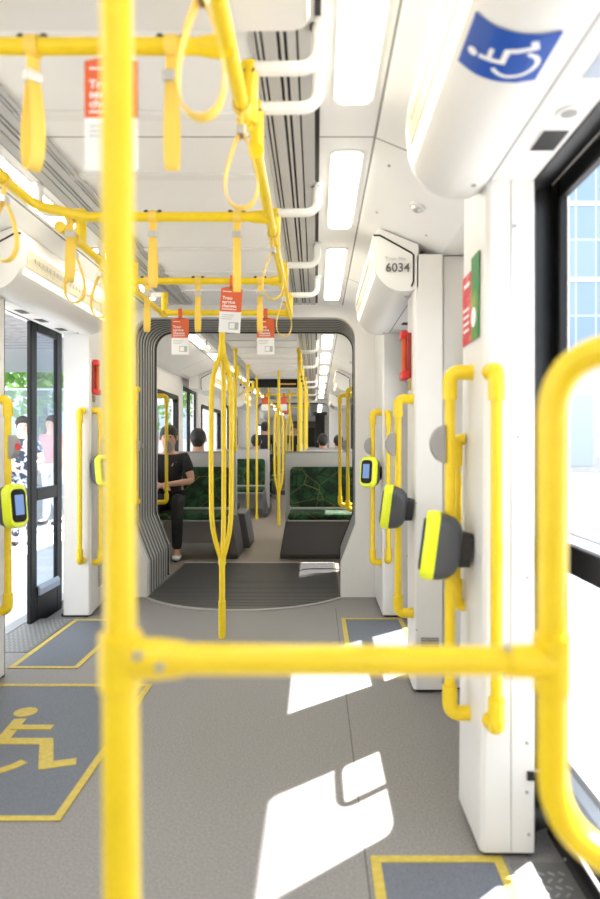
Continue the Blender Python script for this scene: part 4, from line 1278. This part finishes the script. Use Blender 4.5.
def figure(label, x, y, floor, face, h=1.70, pose='stand', seat_z=.47, top=CL_BLACK, bottom=CL_BLACK, skin=SKIN, hair=HAIR, arms=None, dress=False, lean=0., long_sleeve=False, shoes=None, fingers=True, long_hair=False):
    k = h / 1.70
    J = {}
    hipz = .93 if pose == 'stand' else seat_z / k + .115
    J['pelvis'] = Vector((0, 0, hipz)); J['spine'] = Vector((0, .005 - lean * .35, hipz + .20)); J['chest'] = Vector((0, -lean * .75, hipz + .37)); J['neck'] = Vector((0, .01 - lean, hipz + .52)); J['skull'] = Vector((0, -.005 - lean * 1.1, hipz + .60)); J['head'] = Vector((0, -.015 - lean * 1.15, hipz + .67)); J['crown'] = Vector((0, 0 - lean * 1.15, hipz + .735))
    for s_, n in ((1, 'r'), (-1, 'l')):
        J['sh' + n] = Vector((s_ * .165, -lean, hipz + .445))
        if arms and n in arms: J['el' + n], J['wr' + n] = [Vector(a) + Vector((0, 0, hipz)) for a in arms[n]]
        else: J['el' + n], J['wr' + n] = Vector((s_ * .215, .01, hipz + .17)), Vector((s_ * .20, -.05, hipz - .07))
        J['hip' + n] = Vector((s_ * .085, 0, hipz - .05))
        if pose == 'stand':
            J['kn' + n] = Vector((s_ * .09, -.01 - (.03 * s_), .49)); J['an' + n] = Vector((s_ * .095, .02 + .04 * s_, .085)); J['to' + n] = J['an' + n] + Vector((s_ * .01, -.15, -.05))
        else:
            J['hip' + n].z = hipz - .02
            J['kn' + n] = Vector((s_ * .12, -.42, hipz - .01)); J['an' + n] = Vector((s_ * .11, -.42 + .06 * s_, .085)); J['to' + n] = J['an' + n] + Vector((s_ * .01, -.15, -.05))
    order = list(J); idx = {n: i for i, n in enumerate(order)}
    rot = Matrix.Rotation(face, 3, 'Z')
    Wd = lambda v: rot @ (v * k) + Vector((x, y, floor))
    rad = {'pelvis': .12, 'spine': .11, 'chest': .125, 'neck': .052, 'skull': .075, 'head': .088, 'crown': .06, 'sh': .055, 'el': .040, 'wr': .028, 'hip': .085, 'kn': .056, 'an': .038, 'to': .035}
    R = [rad.get(n, rad.get(n[:-1])) * k for n in order]
    E = [('pelvis', 'spine'), ('spine', 'chest'), ('chest', 'neck'), ('neck', 'skull'), ('skull', 'head'), ('head', 'crown')]
    for n in 'rl': E += [('chest', 'sh' + n), ('sh' + n, 'el' + n), ('el' + n, 'wr' + n), ('pelvis', 'hip' + n), ('hip' + n, 'kn' + n), ('kn' + n, 'an' + n), ('an' + n, 'to' + n)]
    V = [Wd(J[n]) for n in order]; E = [(idx[a], idx[b]) for a, b in E]
    # hands: palm and five fingers on each wrist
    for n, s_ in (('r', 1), ('l', -1)):
        fw = (J['wr' + n] - J['el' + n]).normalized(); sd = fw.cross(Vector((0, 0, 1))); sd = sd.normalized() if sd.length > .2 else Vector((0, 1, 0))
        palm = J['wr' + n] + fw * .06; pi_ = len(V); V.append(Wd(palm)); R.append(.030 * k); E.append((idx['wr' + n], pi_))
        if fingers:
            up = sd.cross(fw)
            for q, (off, ln) in enumerate(((-.030, .065), (-.010, .078), (.010, .074), (.028, .058))):
                a = len(V); p1 = palm + fw * .035 + sd * off; p2 = p1 + fw * ln * .55 - up * .008; p3 = p2 + fw * ln * .35 - up * .022
                V += [Wd(p1), Wd(p2), Wd(p3)]; R += [.0095 * k, .0085 * k, .007 * k]; E += [(pi_, a), (a, a + 1), (a + 1, a + 2)]
            a = len(V); p1 = palm - sd * .038 * s_ - fw * .01; p2 = p1 - sd * .018 * s_ + fw * .035 - up * .01
            V += [Wd(p1), Wd(p2)]; R += [.0105 * k, .009 * k]; E += [(pi_, a), (a, a + 1)]
    body = skin_mesh('person', V, E, R, skin)
    tag(body, label, 'person')
    inv = None
    def sub_skin(names, edges, scale, mt, nm, extra=.010):
        ii = {n: i for i, n in enumerate(names)}
        return skin_mesh(nm, [Wd(J[n]) for n in names], [(ii[a], ii[b]) for a, b in edges], [rad.get(n, rad.get(n[:-1])) * k * scale + extra for n in names], mt, body)
    J['cuffr'], J['cuffl'] = J['elr'].lerp(J['shr'], .30), J['ell'].lerp(J['shl'], .30)
    rad['cuffr'] = rad['cuffl'] = .045
    J['collar'] = J['neck'] - Vector((0, 0, .05)); rad['collar'] = .06
    J['hem'] = J['pelvis'] - Vector((0, 0, .03)); rad['hem'] = .125
    al = 'wr' if long_sleeve else 'cuff'
    nm = ['hem', 'spine', 'chest', 'collar', 'shr', 'shl'] + (['elr', 'ell'] if long_sleeve else []) + [al + 'r', al + 'l']
    ed = [('hem', 'spine'), ('spine', 'chest'), ('chest', 'collar'), ('chest', 'shr'), ('chest', 'shl')]
    for n in 'rl':
        ed += [('sh' + n, 'el' + n), ('el' + n, 'wr' + n)] if long_sleeve else [('sh' + n, 'cuff' + n)]
    if long_sleeve:
        J['wrr'] = J['wrr'].lerp(J['elr'], .15); J['wrl'] = J['wrl'].lerp(J['ell'], .15)
    sub_skin(nm, ed, 1.06, top, 'shirt')
    if dress:
        J['d1'] = (J['knr'] + J['knl']) / 2 + Vector((0, 0, .10)); rad['d1'] = .17; rad['d'] = .17
        sub_skin(['pelvis', 'd1'], [('pelvis', 'd1')], 1.05, bottom, 'skirt')
    else:
        nm = ['pelvis'] + [a + n for n in 'rl' for a in ('hip', 'kn', 'an')]
        ed = [(a, b) for n in 'rl' for a, b in (('pelvis', 'hip' + n), ('hip' + n, 'kn' + n), ('kn' + n, 'an' + n))]
        sub_skin(nm, ed, 1.05, bottom, 'trousers', .012)
    for n in 'rl':
        a, b = J['an' + n], J['to' + n]
        m = MB(); c = (a + b) / 2 + Vector((0, .01, -.030)); c.z = .036
        m.ellipsoid(Wd(c), (.047 * k, .135 * k, .034 * k), rot=rot)
        sh = m.build('shoe', shoes or CL_BLACK, None, smooth=True); sh.parent = body
    # hair: cap over the back and top of the head; face features
    hd = J['head']
    m = MB(); m.ellipsoid(Wd(hd + Vector((0, .030, .016))), (.095 * k, .096 * k, .106 * k), 18, 12, rot=rot)
    m.ellipsoid(Wd(hd + Vector((0, .055, -.045))), (.070 * k, .045 * k, .065 * k), 14, 10, rot=rot)
    if long_hair: m.ellipsoid(Wd(hd + Vector((0, .055, -.09))), (.085 * k, .05 * k, .13 * k), 16, 10, rot=rot)
    hr = m.build('hair', hair, None, smooth=True); hr.parent = body
    for s_ in (1, -1):
        e = MB().ellipsoid(Wd(hd + Vector((s_ * .031, -.088, -.010))), (.011 * k, .006 * k, .007 * k), 10, 8, rot=rot).build('eye', HAIR, None, smooth=True); e.parent = body
        e = MB().ellipsoid(Wd(hd + Vector((s_ * .088, .005, -.018))), (.012 * k, .02 * k, .03 * k), 10, 8, rot=rot).build('ear', skin, None, smooth=True); e.parent = body
    e = MB().ellipsoid(Wd(hd + Vector((0, -.100, -.030))), (.013 * k, .018 * k, .022 * k), 10, 8, rot=rot).build('nose', skin, None, smooth=True); e.parent = body
    e = MB().ellipsoid(Wd(hd + Vector((0, -.086, -.062))), (.022 * k, .008 * k, .006 * k), 10, 6, rot=rot).build('mouth', CL_PINK, None, smooth=True); e.parent = body
    return body

figure('man in black T-shirt seated left beyond the gangway, forearms forward', -1.57, 6.90, 0, .10, 1.72, 'sit', .47, lean=.12,
       arms={'r': ((.245, -.17, .20), (.03, -.36, .18)), 'l': ((-.235, -.17, .20), (-.06, -.38, .17))}, shoes=CL_WHITE)
figure('passenger seen from behind, only the dark haired head above the left seat', -1.37, 7.45, 0, PI, 1.68, 'sit', .47, top=CL_NAVY, fingers=False)
figure('standing passenger in navy jacket seen from behind down the aisle', -1.13, 14.2, 0, PI, 1.66, 'stand', top=CL_NAVY, bottom=CL_BLACK, long_sleeve=True, fingers=False)
figure('seated passenger in navy with a cap far away on the right', .12, 11.2, 0, PI, 1.68, 'sit', .47, top=CL_NAVY, fingers=False)
figure('seated passenger in pink far away at the right wall', .42, 12.0, 0, PI, 1.66, 'sit', .47, top=CL_PINK, fingers=False)
figure('distant seated passenger in black at the left of the aisle', -1.05, 11.25, 0, PI, 1.66, 'sit', .47, top=CL_BLACK, fingers=False)
figure('standing passenger in the last car, tiny and dark', -.60, 17.6, 0, 0, 1.7, 'stand', top=CL_BLACK, fingers=False)

# ------------------------------------------------------------------ outside
t = thing('tram_stop_platform', 'pale paved tram stop platform outside the left doors', 'platform', (-6, 8, -.3))
MB().box((-16, -8, -.35), (-1.98, 39.5, -.05)).build('paving', PAVE, t)
MB().box((-2.06, -8, -.048), (-1.97, 39.5, -.03)).build('edge_strip', ROAD, t)
o = MB().box((-80, -60, -.5), (80, 120, -.36)).build('ground', ROAD); struct(o)
t = thing('pavement', 'pale pavement and kerb outside the right windows', 'pavement', (20, 10, -.4))
MB().box((4.5, -40, -.36), (60, 90, -.2)).build('paving', PAVE, t)
MB().box((4.38, -40, -.36), (4.5, 90, -.19)).build('kerb', SLAT, t)

figure('person in black and white floral top standing on the platform by the left door', -3.62, 7.9, -.05, .5, 1.56, 'stand', top=CL_PAT, bottom=CL_PAT, skin=SKINP, dress=False,
       arms={'r': ((.23, -.10, .18), (.12, -.30, .16)), 'l': ((-.22, -.08, .18), (-.10, -.30, .14))}, shoes=CL_BLACK, fingers=False)
figure('person in pink top seen through the glass of the open left door leaf', -4.05, 9.8, -.05, -.3, 1.66, 'stand', top=CL_PINK, bottom=CL_WHITE, skin=SKINP, fingers=False, long_hair=True)

# shelter
t = thing('tram_stop_shelter', 'grey corrugated canopy of the tram stop shelter outside the left door', 'shelter', (-5, 11, -.05))
m = MB()
y = 8.2
while y < 15.5:
    m.box((-9, y, 2.86 + (y - 8.2) * .02), (-2.75, y + .16, 2.90 + (y - 8.2) * .02)); y += .34
m.build('canopy_ribs', ROAD, t)
MB().box((-9, 8.1, 2.93), (-2.7, 15.6, 3.08)).build('canopy', mat('canopy_sheet', (.40, .41, .43), .5), t)
for (px_, py_) in ((-3.2, 9.5), (-3.9, 13.2), (-6.8, 9.5)):
    MB().box((px_ - .05, py_ - .05, -.049), (px_ + .05, py_ + .05, 2.93)).build('post', METAL, t)
MB().box((-6.7, 13.1, .1), (-3.95, 13.13, 2.3)).build('glass_screen', GLASSD, t)
for z in (.1, 1.2, 2.3): MB().box((-6.7, 13.08, z - .02), (-3.95, 13.15, z + .02)).build('screen_rail', METAL, t)

def tree(x, y, h, r, label, n=1500, seed=1):
    rnd = random.Random(seed)
    t = thing('street_tree', label, 'tree', (x, y, -.35), 'street trees')
    MB().tube([(x, y, -.049), (x + .1, y, h * .35), (x - .05, y + .1, h * .7)], [.22, .17, .09], 10).build('trunk', BARK, t, smooth=True)
    m = MB()
    blobs = [(Vector((rnd.uniform(-1, 1), rnd.uniform(-1, 1), rnd.uniform(-.7, .9))) * r * .62, rnd.uniform(.35, .6) * r) for _ in range(14)]
    for i in range(n):
        c, rr = rnd.choice(blobs)
        d_ = Vector((rnd.gauss(0, 1), rnd.gauss(0, 1), rnd.gauss(0, 1))).normalized()
        p = Vector((x, y, h * .72)) + c + d_ * rr * rnd.uniform(.6, 1.05)
        a = Vector((rnd.gauss(0, 1), rnd.gauss(0, 1), rnd.gauss(0, 1))).normalized(); b = a.orthogonal().normalized(); s_ = rnd.uniform(.10, .2)
        k = len(m.v); m.v += [p - a * s_, p + b * s_ * .5, p + a * s_, p - b * s_ * .5]; m.face([k, k + 1, k + 2, k + 3])
    m.build('foliage', LEAF, t)
tree(-8.2, 19, 5.2, 2.4, 'bright green tree behind the shelter, seen in the open left doorway', 2600, 3)
tree(-12.5, 21, 5.5, 2.6, 'bright green tree farther left behind the shelter', 2200, 4)
tree(-6.4, 25, 6, 2.6, 'bright green tree seen through the left door leaf', 2400, 5)
tree(-15, 30, 8, 3.5, 'large green tree at the back left of the street', 1800, 6)

# buildings
t = thing('office_tower', 'pale blue glass office tower outside the near right door', 'building', (22, 34, -.3))
MB().box((8.5, 32, 5.5), (38, 52, 46)).build('curtain_wall', TOWER, t)
m = MB()
for k in range(11): m.box((8.4, 31.93, 5.5 + 3.8 * k), (38.1, 32, 5.62 + 3.8 * k))
m.build('floor_bands', WPAINT, t)
MB().box((8.2, 31.5, -.199), (38.3, 52.3, 5.5)).build('podium', PAVE, t)
for k in range(5): MB().box((10 + 5.2 * k, 31.46, .1), (13.6 + 5.2 * k, 31.52, 3.6)).build('shop_window', SILL, t)
t = thing('low_building', 'pale building across the street on the left behind the trees', 'building', (-22, 44, -.3))
MB().box((-40, 40, -.3), (-6, 55, 12)).build('walls', mat('pale_render', (.62, .60, .57), .8), t)
for k in range(6):
    for j in range(3): MB().box((-37 + 5.2 * k, 39.95, 1.5 + 3.5 * j), (-34 + 5.2 * k, 40.02, 3.6 + 3.5 * j)).build('window', SILL, t)
t = thing('kiosk', 'grey kerbside cabinet outside the near right door', 'kiosk', (9, 14, -.2))
MB().box((7.4, 15, -.199), (8.5, 16, 1.3)).build('body', SLAT, t, bevel=.03)
MB().box((7.3, 14.9, 1.3), (8.6, 16.1, 1.38)).build('lid', ROAD, t, bevel=.02)
